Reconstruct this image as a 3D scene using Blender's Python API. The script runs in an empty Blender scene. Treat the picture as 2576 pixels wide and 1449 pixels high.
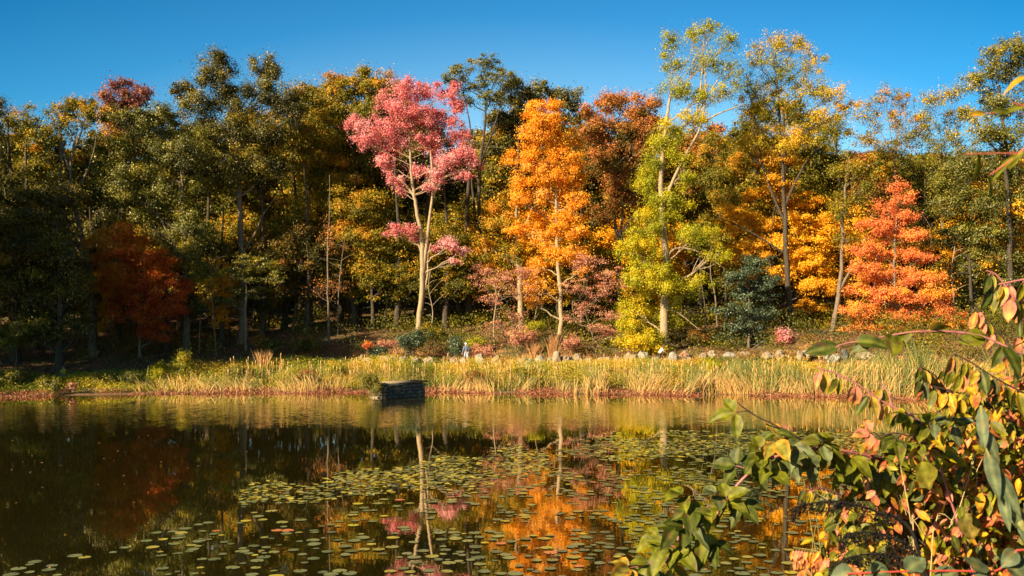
import bpy, math, numpy as np
from mathutils import Vector, noise
sc = bpy.context.scene
COL = sc.collection
RS = np.random.RandomState(11)
F, CX, HY, CH = 2504.0, 1288.0, 824.0, 4.9          # focal length, centre, horizon (in units of a 2576 px wide picture), eye height

def W(px, py, Y):
    return np.array([(px - CX) * Y / F, Y, CH - (py - HY) * Y / F])
def sx(px, Y): return (px - CX) * Y / F

# ------------------------------------------------------------------ helpers
def mat_new(name):
    m = bpy.data.materials.new(name); m.use_nodes = True
    nt = m.node_tree; nt.nodes.clear()
    return m, nt, nt.nodes.new('ShaderNodeOutputMaterial')
def ramp(nt, stops, interp='LINEAR'):
    r = nt.nodes.new('ShaderNodeValToRGB'); cr = r.color_ramp; cr.interpolation = interp
    while len(cr.elements) > 1: cr.elements.remove(cr.elements[-1])
    cr.elements[0].position = stops[0][0]; cr.elements[0].color = (*stops[0][1], 1)
    for p, c in stops[1:]:
        e = cr.elements.new(p); e.color = (*c, 1)
    return r
def L(nt, a, b): nt.links.new(a, b)

def leaf_mat(name, stops, trans=.35, gloss=.025, rough=.6):
    m, nt, out = mat_new(name)
    at = nt.nodes.new('ShaderNodeAttribute'); at.attribute_name = 'tone'
    r = ramp(nt, stops); L(nt, at.outputs['Fac'], r.inputs[0])
    return finish_leaf(m, nt, out, r.outputs[0], trans, gloss, rough)
def finish_leaf(m, nt, out, col, trans, gloss, rough):
    d = nt.nodes.new('ShaderNodeBsdfDiffuse'); t = nt.nodes.new('ShaderNodeBsdfTranslucent'); trans *= .8
    g = nt.nodes.new('ShaderNodeBsdfGlossy'); g.inputs['Roughness'].default_value = rough
    g.inputs['Color'].default_value = (1, .95, .8, 1)
    L(nt, col, d.inputs[0]); L(nt, col, t.inputs[0])
    m1 = nt.nodes.new('ShaderNodeMixShader'); m1.inputs[0].default_value = trans
    L(nt, d.outputs[0], m1.inputs[1]); L(nt, t.outputs[0], m1.inputs[2])
    m2 = nt.nodes.new('ShaderNodeMixShader'); m2.inputs[0].default_value = gloss
    L(nt, m1.outputs[0], m2.inputs[1]); L(nt, g.outputs[0], m2.inputs[2])
    L(nt, m2.outputs[0], out.inputs[0])
    return m
def solid_mat(name, c1, c2, scale=6, rough=.85, bump=.4, vec_scale=(1, 1, 1), bdist=.03, spots=None):
    m, nt, out = mat_new(name)
    p = nt.nodes.new('ShaderNodeBsdfPrincipled'); p.inputs['Roughness'].default_value = rough
    p.inputs['Specular IOR Level'].default_value = .25
    tc = nt.nodes.new('ShaderNodeTexCoord'); mp = nt.nodes.new('ShaderNodeMapping'); mp.inputs['Scale'].default_value = vec_scale
    L(nt, tc.outputs['Object'], mp.inputs[0])
    n = nt.nodes.new('ShaderNodeTexNoise'); n.inputs['Scale'].default_value = scale; n.inputs['Detail'].default_value = 6
    n.inputs['Roughness'].default_value = .65
    L(nt, mp.outputs[0], n.inputs['Vector'])
    stops = [(.3, c1), (.7, c2)] if not spots else [(.3, c1), (.6, c2), (.68, spots)]
    r = ramp(nt, stops); L(nt, n.outputs['Fac'], r.inputs[0]); L(nt, r.outputs[0], p.inputs['Base Color'])
    b = nt.nodes.new('ShaderNodeBump'); b.inputs['Strength'].default_value = bump; b.inputs['Distance'].default_value = bdist
    L(nt, n.outputs['Fac'], b.inputs['Height']); L(nt, b.outputs[0], p.inputs['Normal'])
    L(nt, p.outputs[0], out.inputs[0])
    return m

def tag(o, label=None, cat=None, group=None, kind=None):
    if label and not 4 <= len(label.replace('-', ' ').split()) <= 16: print('LABEL', len(label.split()), label)
    if label: o['label'] = label
    if cat: o['category'] = cat
    if group: o['group'] = group
    if kind: o['kind'] = kind
    return o
def empty(name, loc, label, cat, group=None):
    o = bpy.data.objects.new(name, None); COL.objects.link(o); o.location = loc; o.empty_display_size = .2
    return tag(o, label, cat, group)
def mesh(name, v, f, m, parent=None, tone=None, col=None, smooth=False, origin=None):
    """v (N,3); f (M,k) index array or list of arrays of different k"""
    v = np.asarray(v, dtype=np.float32)
    fs = [np.asarray(a, dtype=np.int32) for a in (f if isinstance(f, list) and np.ndim(f[0]) == 2 else [f]) if len(a)]
    if origin is not None: v = v - np.asarray(origin, dtype=np.float32)
    me = bpy.data.meshes.new(name)
    me.vertices.add(len(v)); me.vertices.foreach_set('co', v.ravel())
    loops = np.concatenate([a.ravel() for a in fs]); me.loops.add(len(loops)); me.loops.foreach_set('vertex_index', loops)
    cnt = np.concatenate([np.full(len(a), a.shape[1], dtype=np.int32) for a in fs])
    st = np.zeros(len(cnt), dtype=np.int32); st[1:] = np.cumsum(cnt)[:-1]
    me.polygons.add(len(cnt)); me.polygons.foreach_set('loop_start', st)
    try: me.polygons.foreach_set('loop_total', cnt)
    except Exception: pass
    if smooth: me.polygons.foreach_set('use_smooth', np.ones(len(cnt), dtype=bool))
    if tone is not None:
        a = me.attributes.new('tone', 'FLOAT', 'FACE'); a.data.foreach_set('value', np.asarray(tone, dtype=np.float32))
    if col is not None:
        a = me.attributes.new('col', 'FLOAT_COLOR', 'POINT')
        c4 = np.ones((len(v), 4), dtype=np.float32); c4[:, :3] = col; a.data.foreach_set('color', c4.ravel())
    me.update(calc_edges=True); me.validate()
    if isinstance(m, (list, tuple)):
        for q in m: me.materials.append(q)
    else: me.materials.append(m)
    o = bpy.data.objects.new(name, me); COL.objects.link(o)
    if parent is not None: o.parent = parent
    elif origin is not None: o.location = origin
    return o

class Wood:                                       # collects tapered tubes into one mesh
    def __init__(s): s.v = []; s.f = []; s.n = 0
    def tube(s, P, R, k=6):
        P = np.asarray(P, float); R = np.asarray(R, float)
        T = np.gradient(P, axis=0); T /= np.linalg.norm(T, axis=1)[:, None] + 1e-9
        ref = np.array([0.13, 0.97, 0.2]) if abs(T[0][1]) < .8 else np.array([1., 0, 0])
        A = np.cross(T, ref); A /= np.linalg.norm(A, axis=1)[:, None] + 1e-9; B = np.cross(T, A)
        th = np.arange(k) * 2 * math.pi / k
        ring = P[:, None] + R[:, None, None] * (A[:, None] * np.cos(th)[None, :, None] + B[:, None] * np.sin(th)[None, :, None])
        s.v.append(ring.reshape(-1, 3))
        i = np.arange(len(P) - 1)[:, None] * k; j = np.arange(k)[None]; j2 = (j + 1) % k
        q = np.stack([i + j, i + j2, i + k + j2, i + k + j], -1).reshape(-1, 4) + s.n
        s.f.append(q); s.n += len(P) * k
    def build(s, name, m, parent, origin):
        return mesh(name, np.concatenate(s.v), np.concatenate(s.f), m, parent, origin=origin, smooth=True)
def smooth_path(P, sub=4):
    P = np.asarray(P, float)
    if len(P) < 3:
        t = np.linspace(0, 1, sub + 1)[:, None]; return P[0] * (1 - t) + P[-1] * t
    Q = np.vstack([2 * P[0] - P[1], P, 2 * P[-1] - P[-2]]); out = []
    for i in range(1, len(Q) - 2):
        for t in np.arange(sub) / sub:
            a, b, c, d = Q[i - 1:i + 3]
            out.append(.5 * (2 * b + (c - a) * t + (2 * a - 5 * b + 4 * c - d) * t * t + (3 * b - 3 * c + d - a) * t ** 3))
    out.append(P[-1]); return np.array(out)
def bez(a, b, c, n=7):
    t = np.linspace(0, 1, n)[:, None]; return (1 - t) ** 2 * a + 2 * t * (1 - t) * b + t * t * c

def nrm(a): return a / (np.linalg.norm(a, axis=-1, keepdims=True) + 1e-9)
def leaf_quads(C, N, S, rs, asp=.62):
    n = len(C); r = rs.randn(n, 3); T = nrm(np.cross(N, r)); B = np.cross(N, T)
    S = S[:, None]
    V = np.stack([C + T * S * .5, C + B * S * .5 * asp + N * S * .06, C - T * S * .5, C - B * S * .5 * asp + N * S * .06], 1).reshape(-1, 3)
    return V, np.arange(4 * n, dtype=np.int32).reshape(-1, 4)

# ------------------------------------------------------------------ terrain
SHX = [-60, -36, -25, -11, -4, 3, 12, 20.5, 29, 34, 60]
SHY = [67, 70.3, 74.4, 75.2, 75.2, 73.6, 72.5, 71.6, 66.5, 64.5, 60]
def shore(X): return np.interp(X, SHX, SHY) + .35 * np.sin(np.asarray(X) * .9) + .2 * np.sin(np.asarray(X) * 2.3 + 1)
DR = [-40, -6, 0, 2, 6, 11, 12.5, 16, 18.5, 23, 27, 36, 60, 120, 400]
ZR = [-2.5, -.8, 0, .22, 1.05, 1.85, 1.75, 1.75, 2.5, 3.6, 4.6, 5.4, 9, 24, 60]
DL = [-40, -6, 0, 3, 10, 20, 30, 50, 120, 400]
ZL = [-2.5, -.8, 0, .3, .8, 1.9, 3.3, 6, 15, 48]
def ground(X, Y):
    X = np.asarray(X, float); Y = np.asarray(Y, float); d = Y - shore(X)
    w = np.clip((X + 31) / 10, 0, 1); w = w * w * (3 - 2 * w)
    z = np.interp(d, DL, ZL) * (1 - w) + np.interp(d, DR, ZR) * w
    return z + (.12 * np.sin(X * .5 + Y * .21) + .1 * np.sin(X * .23 - Y * .4)) * np.clip(d / 8, 0, 1)

def grid(name, xs, ys, zf, m):
    XX, YY = np.meshgrid(xs, ys); v = np.stack([XX, YY, zf(XX, YY)], -1).reshape(-1, 3)
    nx = len(xs); i = np.arange(len(ys) - 1)[:, None] * nx; j = np.arange(nx - 1)[None]
    f = np.stack([i + j, i + j + 1, i + nx + j + 1, i + nx + j], -1).reshape(-1, 4)
    return mesh(name, v, f, m, smooth=True)

m, nt, out = mat_new('forest_floor')
p = nt.nodes.new('ShaderNodeBsdfPrincipled'); p.inputs['Roughness'].default_value = .95
tc = nt.nodes.new('ShaderNodeTexCoord')
n1 = nt.nodes.new('ShaderNodeTexNoise'); n1.inputs['Scale'].default_value = 5; n1.inputs['Detail'].default_value = 8; n1.inputs['Roughness'].default_value = .8
n2 = nt.nodes.new('ShaderNodeTexNoise'); n2.inputs['Scale'].default_value = .25; n2.inputs['Detail'].default_value = 3
L(nt, tc.outputs['Object'], n1.inputs['Vector']); L(nt, tc.outputs['Object'], n2.inputs['Vector'])
r1 = ramp(nt, [(.3, (.05, .03, .012)), (.48, (.16, .075, .025)), (.6, (.30, .15, .05)), (.75, (.38, .24, .09))]); L(nt, n1.outputs[0], r1.inputs[0])
r2 = ramp(nt, [(.35, (.07, .06, .02)), (.65, (.16, .14, .04))]); L(nt, n1.outputs[0], r2.inputs[0])
mx = nt.nodes.new('ShaderNodeMix'); mx.data_type = 'RGBA'
r3 = ramp(nt, [(.45, (0, 0, 0)), (.6, (1, 1, 1))]); L(nt, n2.outputs[0], r3.inputs[0]); L(nt, r3.outputs[0], mx.inputs[0])
L(nt, r1.outputs[0], mx.inputs[6]); L(nt, r2.outputs[0], mx.inputs[7]); L(nt, mx.outputs[2], p.inputs['Base Color'])
b = nt.nodes.new('ShaderNodeBump'); b.inputs['Distance'].default_value = .1; L(nt, n1.outputs[0], b.inputs['Height']); L(nt, b.outputs[0], p.inputs['Normal'])
L(nt, p.outputs[0], out.inputs[0]); M_FLOOR = m

xs = np.concatenate([np.arange(-300, -70, 12), np.arange(-70, 70, 1.2), np.arange(70, 301, 12)])
ys = np.concatenate([np.arange(54, 110, 1.0), np.arange(110, 180, 5), np.arange(180, 520, 25)])
tag(grid('ground', xs, ys, ground, M_FLOOR), kind='structure')
def near_z(X, Y): return np.interp(Y, [-30, 0, 2, 5, 9.5], [4, 3.2, 2.6, 1.3, -.5]) + .05 * np.sin(X * 3 + Y)
tag(grid('near_bank', np.arange(-30, 30, .6), np.arange(-20, 9.6, .4), near_z, M_FLOOR), kind='structure')
# trodden path along the berm
M_PATH = solid_mat('trodden_earth', (.22, .13, .06), (.42, .28, .13), 3, .95, .5)
px_ = np.arange(-30, 45, 1.0)
v = []
for x in px_:
    for dd in (12.4, 13.6, 14.8, 16.0):
        y = shore(x) + dd; v.append((x, y, float(ground(x, y)) + .03))
v = np.array(v); i = np.arange(len(px_) - 1)[:, None] * 4; j = np.arange(3)[None]
tag(mesh('path', v, np.stack([i + j, i + 4 + j, i + 5 + j, i + 1 + j], -1).reshape(-1, 4), M_PATH), kind='structure')

# ------------------------------------------------------------------ water
m, nt, out = mat_new('pond_water')
geo = nt.nodes.new('ShaderNodeNewGeometry'); sep = nt.nodes.new('ShaderNodeSeparateXYZ'); L(nt, geo.outputs['Position'], sep.inputs[0])
def noise_node(scale, detail=3, vs=None):
    n = nt.nodes.new('ShaderNodeTexNoise'); n.inputs['Scale'].default_value = scale; n.inputs['Detail'].default_value = detail
    if vs:
        mp = nt.nodes.new('ShaderNodeMapping'); mp.inputs['Scale'].default_value = vs
        L(nt, geo.outputs['Position'], mp.inputs[0]); L(nt, mp.outputs[0], n.inputs['Vector'])
    else: L(nt, geo.outputs['Position'], n.inputs['Vector'])
    return n
def math_(op, a, b=None, clamp=False):
    q = nt.nodes.new('ShaderNodeMath'); q.operation = op; q.use_clamp = clamp
    for k, x in enumerate((a, b)):
        if x is None: continue
        if isinstance(x, (int, float)): q.inputs[k].default_value = x
        else: L(nt, x, q.inputs[k])
    return q.outputs[0]
def mrange(x, a, b, c=0, d=1):
    q = nt.nodes.new('ShaderNodeMapRange'); L(nt, x, q.inputs[0])
    for k, val in enumerate((a, b, c, d)): q.inputs[k + 1].default_value = val
    q.interpolation_type = 'SMOOTHSTEP'; return q.outputs[0]
wob = noise_node(.05, 2)
yw = math_('ADD', sep.outputs[1], math_('MULTIPLY', math_('SUBTRACT', wob.outputs[0], .5), 14))
gust_far = mrange(yw, 63.6, 64.6, 1, 0); gust_near = mrange(yw, 46, 53, 0, 1)
fade_r = mrange(sep.outputs[0], 6, 22, 1, .12)
zone = math_('MULTIPLY', math_('MULTIPLY', gust_far, gust_near), fade_r)
patch = noise_node(.12, 3, (1, .45, 1)); pr = mrange(patch.outputs[0], .42, .62, .5, 1.3)
slope = math_('ADD', math_('MULTIPLY', zone, .12), math_('MULTIPLY', pr, .009))
na = noise_node(2.6, 3, (1, 2.2, 1)); nb = noise_node(11, 2, (1, 1.6, 1))
def vm(op, a, b=None, s=None):
    q = nt.nodes.new('ShaderNodeVectorMath'); q.operation = op
    for k, x in enumerate((a, b)):
        if x is None: continue
        if isinstance(x, tuple): q.inputs[k].default_value = x
        else: L(nt, x, q.inputs[k])
    if s is not None: L(nt, s, q.inputs['Scale'])
    return q.outputs[0]
sumv = vm('ADD', vm('SUBTRACT', na.outputs[1], (.5, .5, .5)), vm('SUBTRACT', nb.outputs[1], (.5, .5, .5)))
pert = vm('MULTIPLY', vm('SCALE', sumv, s=slope), (1, 1, 0))
nv = vm('NORMALIZE', vm('ADD', pert, (0, 0, 1)))
dt = nt.nodes.new('ShaderNodeVectorMath'); dt.operation = 'DOT_PRODUCT'; L(nt, nv, dt.inputs[0]); L(nt, geo.outputs['Incoming'], dt.inputs[1])
fac = math_('ADD', math_('MULTIPLY', math_('POWER', math_('SUBTRACT', 1.0, math_('ABSOLUTE', dt.outputs['Value']), True), 3.0), .62), .32)
dif = nt.nodes.new('ShaderNodeBsdfDiffuse'); dif.inputs[0].default_value = (.020, .017, .003, 1)
gl = nt.nodes.new('ShaderNodeBsdfGlossy'); gl.inputs['Roughness'].default_value = .015; gl.inputs['Color'].default_value = (1, .96, .86, 1); L(nt, nv, gl.inputs['Normal'])
ms = nt.nodes.new('ShaderNodeMixShader'); L(nt, fac, ms.inputs[0]); L(nt, dif.outputs[0], ms.inputs[1]); L(nt, gl.outputs[0], ms.inputs[2])
L(nt, ms.outputs[0], out.inputs[0]); M_WATER = m
v = [(-300, 4, 0), (300, 4, 0), (300, 82, 0), (-300, 82, 0)]
tag(mesh('water', v, np.array([[0, 1, 2, 3]]), M_WATER), kind='structure')

# ------------------------------------------------------------------ materials for plants
LM = {
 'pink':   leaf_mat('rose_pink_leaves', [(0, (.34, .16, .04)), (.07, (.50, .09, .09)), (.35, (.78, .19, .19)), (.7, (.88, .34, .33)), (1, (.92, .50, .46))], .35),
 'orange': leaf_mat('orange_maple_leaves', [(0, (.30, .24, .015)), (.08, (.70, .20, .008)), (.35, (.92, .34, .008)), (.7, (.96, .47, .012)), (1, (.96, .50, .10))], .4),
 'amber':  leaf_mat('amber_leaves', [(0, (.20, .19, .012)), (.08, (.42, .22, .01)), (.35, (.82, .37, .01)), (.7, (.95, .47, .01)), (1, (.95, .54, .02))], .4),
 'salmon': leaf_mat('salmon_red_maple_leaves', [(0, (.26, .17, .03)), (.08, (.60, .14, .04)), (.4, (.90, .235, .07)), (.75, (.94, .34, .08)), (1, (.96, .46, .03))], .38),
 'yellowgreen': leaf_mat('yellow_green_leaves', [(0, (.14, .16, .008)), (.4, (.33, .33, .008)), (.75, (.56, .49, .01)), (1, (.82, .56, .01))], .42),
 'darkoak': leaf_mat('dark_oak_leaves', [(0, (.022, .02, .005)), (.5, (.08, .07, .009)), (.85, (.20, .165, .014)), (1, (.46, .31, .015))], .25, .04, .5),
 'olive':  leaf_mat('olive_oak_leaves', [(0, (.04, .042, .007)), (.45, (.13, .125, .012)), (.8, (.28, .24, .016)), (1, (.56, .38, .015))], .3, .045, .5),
 'goldgreen': leaf_mat('gold_green_leaves', [(0, (.05, .055, .006)), (.4, (.13, .125, .008)), (.72, (.30, .23, .008)), (.9, (.60, .35, .01)), (1, (.70, .28, .015))], .35),
 'rust':   leaf_mat('rust_green_leaves', [(0, (.05, .05, .008)), (.35, (.15, .11, .01)), (.6, (.36, .15, .02)), (.85, (.58, .17, .05)), (1, (.66, .26, .04))], .33),
 'redshade': leaf_mat('deep_red_maple_leaves', [(0, (.36, .05, .008)), (.5, (.72, .13, .01)), (.85, (.85, .27, .015)), (1, (.8, .36, .03))], .4),
 'plum':   leaf_mat('plum_red_leaves', [(0, (.17, .05, .05)), (.5, (.33, .10, .08)), (.7, (.48, .20, .05)), (1, (.60, .32, .02))], .3),
 'gold':   leaf_mat('airy_gold_leaves', [(0, (.10, .12, .01)), (.35, (.28, .27, .01)), (.7, (.60, .43, .012)), (1, (.78, .44, .03))], .38),
 'feather': leaf_mat('feathery_grey_green_leaves', [(0, (.06, .075, .02)), (.5, (.13, .14, .03)), (1, (.30, .24, .03))], .35),
 'bluegreen': leaf_mat('blue_green_leaves', [(0, (.025, .045, .02)), (.5, (.055, .085, .038)), (1, (.12, .15, .05))], .25, .05, .5),
 'dogwood': leaf_mat('dusty_pink_leaves', [(0, (.24, .10, .04)), (.35, (.46, .17, .09)), (.65, (.70, .30, .19)), (.85, (.78, .42, .26)), (1, (.6, .42, .05))], .35),
 'pad':    leaf_mat('lily_pad_surface', [(0, (.11, .125, .04)), (.6, (.20, .21, .07)), (.84, (.42, .34, .04)), (.93, (.50, .40, .03)), (.965, (.5, .16, .05)), (1, (.55, .2, .07))], .05, .24, .28),
 'reed':   leaf_mat('reed_blades', [(0, (.06, .11, .03)), (.25, (.16, .20, .03)), (.4, (.38, .34, .05)), (.55, (.62, .36, .09)), (1, (.80, .48, .17))], .3, .04),
 'golden': leaf_mat('goldenrod_leaves', [(0, (.08, .12, .015)), (.35, (.24, .26, .015)), (.68, (.50, .42, .02)), (.86, (.70, .46, .04)), (1, (.7, .28, .05))], .38),
 'redmat': leaf_mat('red_water_weed', [(0, (.20, .05, .025)), (.6, (.45, .13, .07)), (1, (.55, .30, .14))], .2),
 'litter': leaf_mat('fallen_leaves', [(0, (.10, .05, .02)), (.5, (.30, .14, .05)), (1, (.55, .30, .10))], .15),
 'drygrass': leaf_mat('russet_grass_blades', [(0, (.30, .13, .04)), (.6, (.55, .27, .09)), (1, (.7, .42, .16))], .3),
}
BK = {
 'pale': solid_mat('pale_grey_bark', (.20, .15, .10), (.42, .34, .23), 3, .9, .6, (2.5, 2.5, .6), .05),
 'brown': solid_mat('brown_bark', (.10, .07, .045), (.27, .20, .13), 3, .9, .7, (2.5, 2.5, .6), .05),
 'dark': solid_mat('dark_bark', (.035, .026, .018), (.10, .075, .05), 3, .9, .7, (2.5, 2.5, .6), .05),
 'tan': solid_mat('tan_bark', (.24, .17, .09), (.46, .33, .19), 3, .9, .5, (2, 2, .9), .04),
}

# ------------------------------------------------------------------ trees
def crown_points(blobs, Y, cover, s, rs, flat, rc, top_bias):
    Cs, Ns, Ss, Ts, clumps = [], [], [], [], []
    for bl in blobs:
        px, py, rx, ry = bl[:4]; tb = bl[4] if len(bl) > 4 else 0; dY = bl[5] if len(bl) > 5 else rs.uniform(-1.2, 1.2)
        cov = cover * (bl[6] if len(bl) > 6 else 1)
        c = W(px, py, Y + dY); RX = rx * Y / F; RZ = ry * Y / F; RY = min(RX, 1.6 * RZ) * .85
        area = math.pi * RX * RZ; flat_ = min(1, flat * 1.35)
        s_ = s * .74; n_leaf = int(cov * .98 * area / (s_ * s_ * .2)); r_c = min(rc, .5 * min(RX, RZ) + .15)
        r_c *= .68; nc = max(6, int(1.45 * area / (r_c * r_c * 1.6)))
        d = nrm(rs.randn(nc, 3)); rr = rs.rand(nc, 1) ** .45 * rs.uniform(.85, 1.22, (nc, 1))
        cc = c + d * rr * np.array([RX, RY, RZ]) * .96
        w = rs.gamma(2.0, 1, nc) * (1 + .3 * d[:, 2]); w = np.clip(w, .1, None); w /= w.sum()
        idx = rs.choice(nc, n_leaf, p=w)
        g = rs.randn(n_leaf, 3); g = nrm(g) * (rs.rand(n_leaf, 1) ** .55) * (.75 + .5 * rs.rand(n_leaf, 1) ** 3 * 2)
        spread = g * r_c * np.array([1.3, 1.3, flat_ * 1.15]) * (.6 + .8 * rs.rand(nc, 1)[idx])
        spread = spread * np.where(rs.rand(n_leaf, 1) < .24, rs.uniform(1.1, 1.8, (n_leaf, 1)), 1); C = cc[idx] + spread
        sag = -.12 * (g[:, 0] ** 2 + g[:, 1] ** 2) * r_c; C[:, 2] += sag
        outw = nrm((C - c) / np.array([RX, RY, RZ]))
        N = nrm(rs.randn(n_leaf, 3) * .75 + .55 * outw + .5 * nrm(spread + 1e-6) + np.array([0, 0, .45]))
        ct = rs.rand(nc)
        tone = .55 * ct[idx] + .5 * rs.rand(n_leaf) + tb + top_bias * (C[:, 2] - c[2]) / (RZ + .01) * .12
        Cs.append(C); Ns.append(N); Ss.append(s_ * rs.uniform(.6, 1.4, n_leaf)); Ts.append(np.clip(tone, 0, 1)); clumps.append((c, RX, RZ, cc))
    return np.concatenate(Cs), np.concatenate(Ns), np.concatenate(Ss), np.concatenate(Ts), clumps

TREES = {}
def tree(key, label, Y, trunk, blobs, leaf, s=.22, cover=3.2, r0=.3, bark='brown', flat=.55, rc=1.0, twigs=9, limb_w=1., extra=(), name='tree', cat='tree', group=None, top_bias=1, seed=None, low=.9):
    rs = np.random.RandomState(seed if seed is not None else (hash_(key)))
    px0, py0 = trunk[0][:2]
    X0 = sx(px0, Y); base = np.array([X0, Y, float(ground(X0, Y))])
    root = empty(name, base, label, cat, group)
    C, N, S, T, clumps = crown_points(blobs, Y, cover, s, rs, flat, rc, top_bias)
    v, f = leaf_quads(C, N, S, rs)
    wd = Wood()
    TP = np.array([W(a[0], a[1], Y + (a[2] if len(a) > 2 else 0)) for a in trunk]); TP[0] = base - np.array([0, 0, .3])
    if len(TP) > 1 and TP[1][2] > TP[0][2]:
        P = smooth_path(TP, 5); P[1:-1, 0] += rs.randn(len(P) - 2) * .04
        t = np.linspace(0, 1, len(P)); R = r0 * (1 - .75 * t); R[0] *= 1.45; R[1] *= 1.08
        wd.tube(P, R, 9)
        for ex in extra:                                   # drawn limbs / second stems: (r_start, r_end, [(px,py,dY)...])
            Q = smooth_path([W(a[0], a[1], Y + (a[2] if len(a) > 2 else 0)) for a in ex[2]], 5)
            wd.tube(Q, np.linspace(ex[0], ex[1], len(Q)), 7)
        for (c, RX, RZ, cc) in clumps:
            if twigs <= 0: break
            hd = math.hypot(*(c - P[-1])[:2]) * low
            d2 = np.abs(P[:, 2] - (c[2] - .5 * RZ - .5 * np.linalg.norm((c - P[len(P) // 2])[:2]) * low))
            i = int(np.argmin(d2)); a = P[i]
            mid = (a + c) / 2 + np.array([0, 0, .12 * np.linalg.norm(c - a)]) + (c - a) * np.array([.18, .18, -.12])
            B_ = bez(a, mid, c, 8); B_[1:-1] += rs.randn(6, 3) * .06
            ra = min(R[i] * .6, .035 * np.linalg.norm(c - a) + .03) * limb_w
            wd.tube(B_, np.linspace(ra, ra * .35, 8), 6)
            k = min(len(cc), twigs)
            for q in rs.choice(len(cc), k, replace=False):
                e = cc[q]; st = B_[rs.randint(3, 8)]
                mid = (st + e) / 2 + rs.randn(3) * .12 * np.linalg.norm(e - st)
                rr = ra * .35; wd.tube(bez(st, mid, e, 5), np.linspace(rr, rr * .3 + .006, 5), 4)
        wd.build('trunk', BK[bark], root, base)
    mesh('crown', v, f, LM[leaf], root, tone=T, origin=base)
    TREES[key] = root
    return root
def hash_(k):
    h = 7
    for ch in k: h = (h * 31 + ord(ch)) % 99991
    return h
def copy_tree(o, loc, scale, rz, label, group=None):
    r = o.copy(); COL.objects.link(r); r.location = loc; r.scale = scale; r.rotation_euler = (0, 0, rz)
    r['label'] = label
    if group: r['group'] = group
    for ch in list(o.children):
        c = ch.copy(); COL.objects.link(c); c.parent = r
    return r

# --- row of front trees, left to right
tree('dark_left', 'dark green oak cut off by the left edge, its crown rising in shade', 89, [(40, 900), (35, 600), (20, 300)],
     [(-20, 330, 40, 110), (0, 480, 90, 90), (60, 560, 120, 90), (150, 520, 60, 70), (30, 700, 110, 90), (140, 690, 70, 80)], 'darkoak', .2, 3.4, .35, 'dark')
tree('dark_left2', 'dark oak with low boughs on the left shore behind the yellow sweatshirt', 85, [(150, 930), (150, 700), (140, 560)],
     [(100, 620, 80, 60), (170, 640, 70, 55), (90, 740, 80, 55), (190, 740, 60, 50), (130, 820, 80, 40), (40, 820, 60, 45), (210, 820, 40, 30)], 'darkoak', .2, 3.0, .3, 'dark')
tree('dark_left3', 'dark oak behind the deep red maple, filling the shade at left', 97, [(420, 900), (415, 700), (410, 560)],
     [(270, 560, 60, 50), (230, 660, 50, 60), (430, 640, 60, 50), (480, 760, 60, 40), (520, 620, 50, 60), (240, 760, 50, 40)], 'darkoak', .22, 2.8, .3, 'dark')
tree('brown_left', 'orange brown oak crown on the skyline near the left edge', 108, [(70, 870), (65, 300)],
     [(55, 320, 60, 55), (110, 350, 55, 50), (20, 380, 50, 60), (90, 430, 80, 60), (160, 420, 50, 60)], 'goldgreen', .26, 3, .3, 'dark', top_bias=2)
tree('snag', 'half bare tree with forked pale limbs and a small orange brown top', 93, [(236, 880), (225, 700), (207, 600), (185, 500), (178, 430), (186, 360)],
     [(160, 275, 40, 25), (200, 262, 45, 22), (228, 285, 30, 25), (145, 300, 25, 25, 0, 0, .7), (190, 320, 55, 25, 0, 0, .4)], 'goldgreen', .22, 2.6, .33, 'brown', .8, .7, 9, 1.2,
     extra=[(.2, .05, [(207, 600), (170, 560), (150, 470), (155, 400), (148, 330)]), (.14, .012, [(183, 490), (215, 440), (236, 380), (243, 335)]), (.14, .04, [(178, 440), (160, 380), (152, 345), (160, 300)]),
            (.12, .03, [(186, 380), (205, 330), (215, 290)]), (.14, .04, [(214, 660), (180, 600), (165, 575)])], top_bias=2)
tree('plum', 'plum red tree top over an orange lower crown, on the skyline at left', 109, [(305, 870), (310, 300)],
     [(305, 218, 42, 22, -.2), (352, 240, 40, 24, -.2), (272, 248, 30, 20, -.15), (312, 262, 60, 34, -.05), (290, 300, 55, 45, .4), (320, 350, 60, 50, .35)], 'plum', .26, 2.8, .3, 'dark', .7)
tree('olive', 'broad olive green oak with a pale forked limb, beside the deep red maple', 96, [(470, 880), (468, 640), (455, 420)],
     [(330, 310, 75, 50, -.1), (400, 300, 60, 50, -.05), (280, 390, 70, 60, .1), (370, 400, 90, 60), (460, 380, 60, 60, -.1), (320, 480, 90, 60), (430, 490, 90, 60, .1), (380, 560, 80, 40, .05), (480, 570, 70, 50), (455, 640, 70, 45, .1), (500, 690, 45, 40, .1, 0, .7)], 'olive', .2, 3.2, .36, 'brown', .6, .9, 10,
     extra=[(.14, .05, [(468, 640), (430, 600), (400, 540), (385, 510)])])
tree('big_oak', 'tallest dark green oak on the left skyline with a double crown', 100, [(610, 885), (612, 700), (605, 560), (598, 400), (590, 300)],
     [(552, 165, 45, 38), (535, 200, 48, 35), (665, 165, 38, 32), (690, 185, 28, 22), (460, 230, 42, 24), (500, 270, 60, 40), (590, 250, 70, 45), (665, 240, 45, 45, -.1), (480, 330, 50, 45, .1), (570, 340, 80, 55, .05), (660, 330, 60, 55), (720, 270, 45, 60, -.1), (620, 420, 80, 55, .1), (540, 440, 70, 55, .1), (690, 420, 45, 50)], 'darkoak', .2, 3.1, .42, 'brown', .65, .95, 10,
     extra=[(.14, .03, [(608, 640), (640, 590), (662, 540), (690, 500)])], top_bias=1.5)
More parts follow.
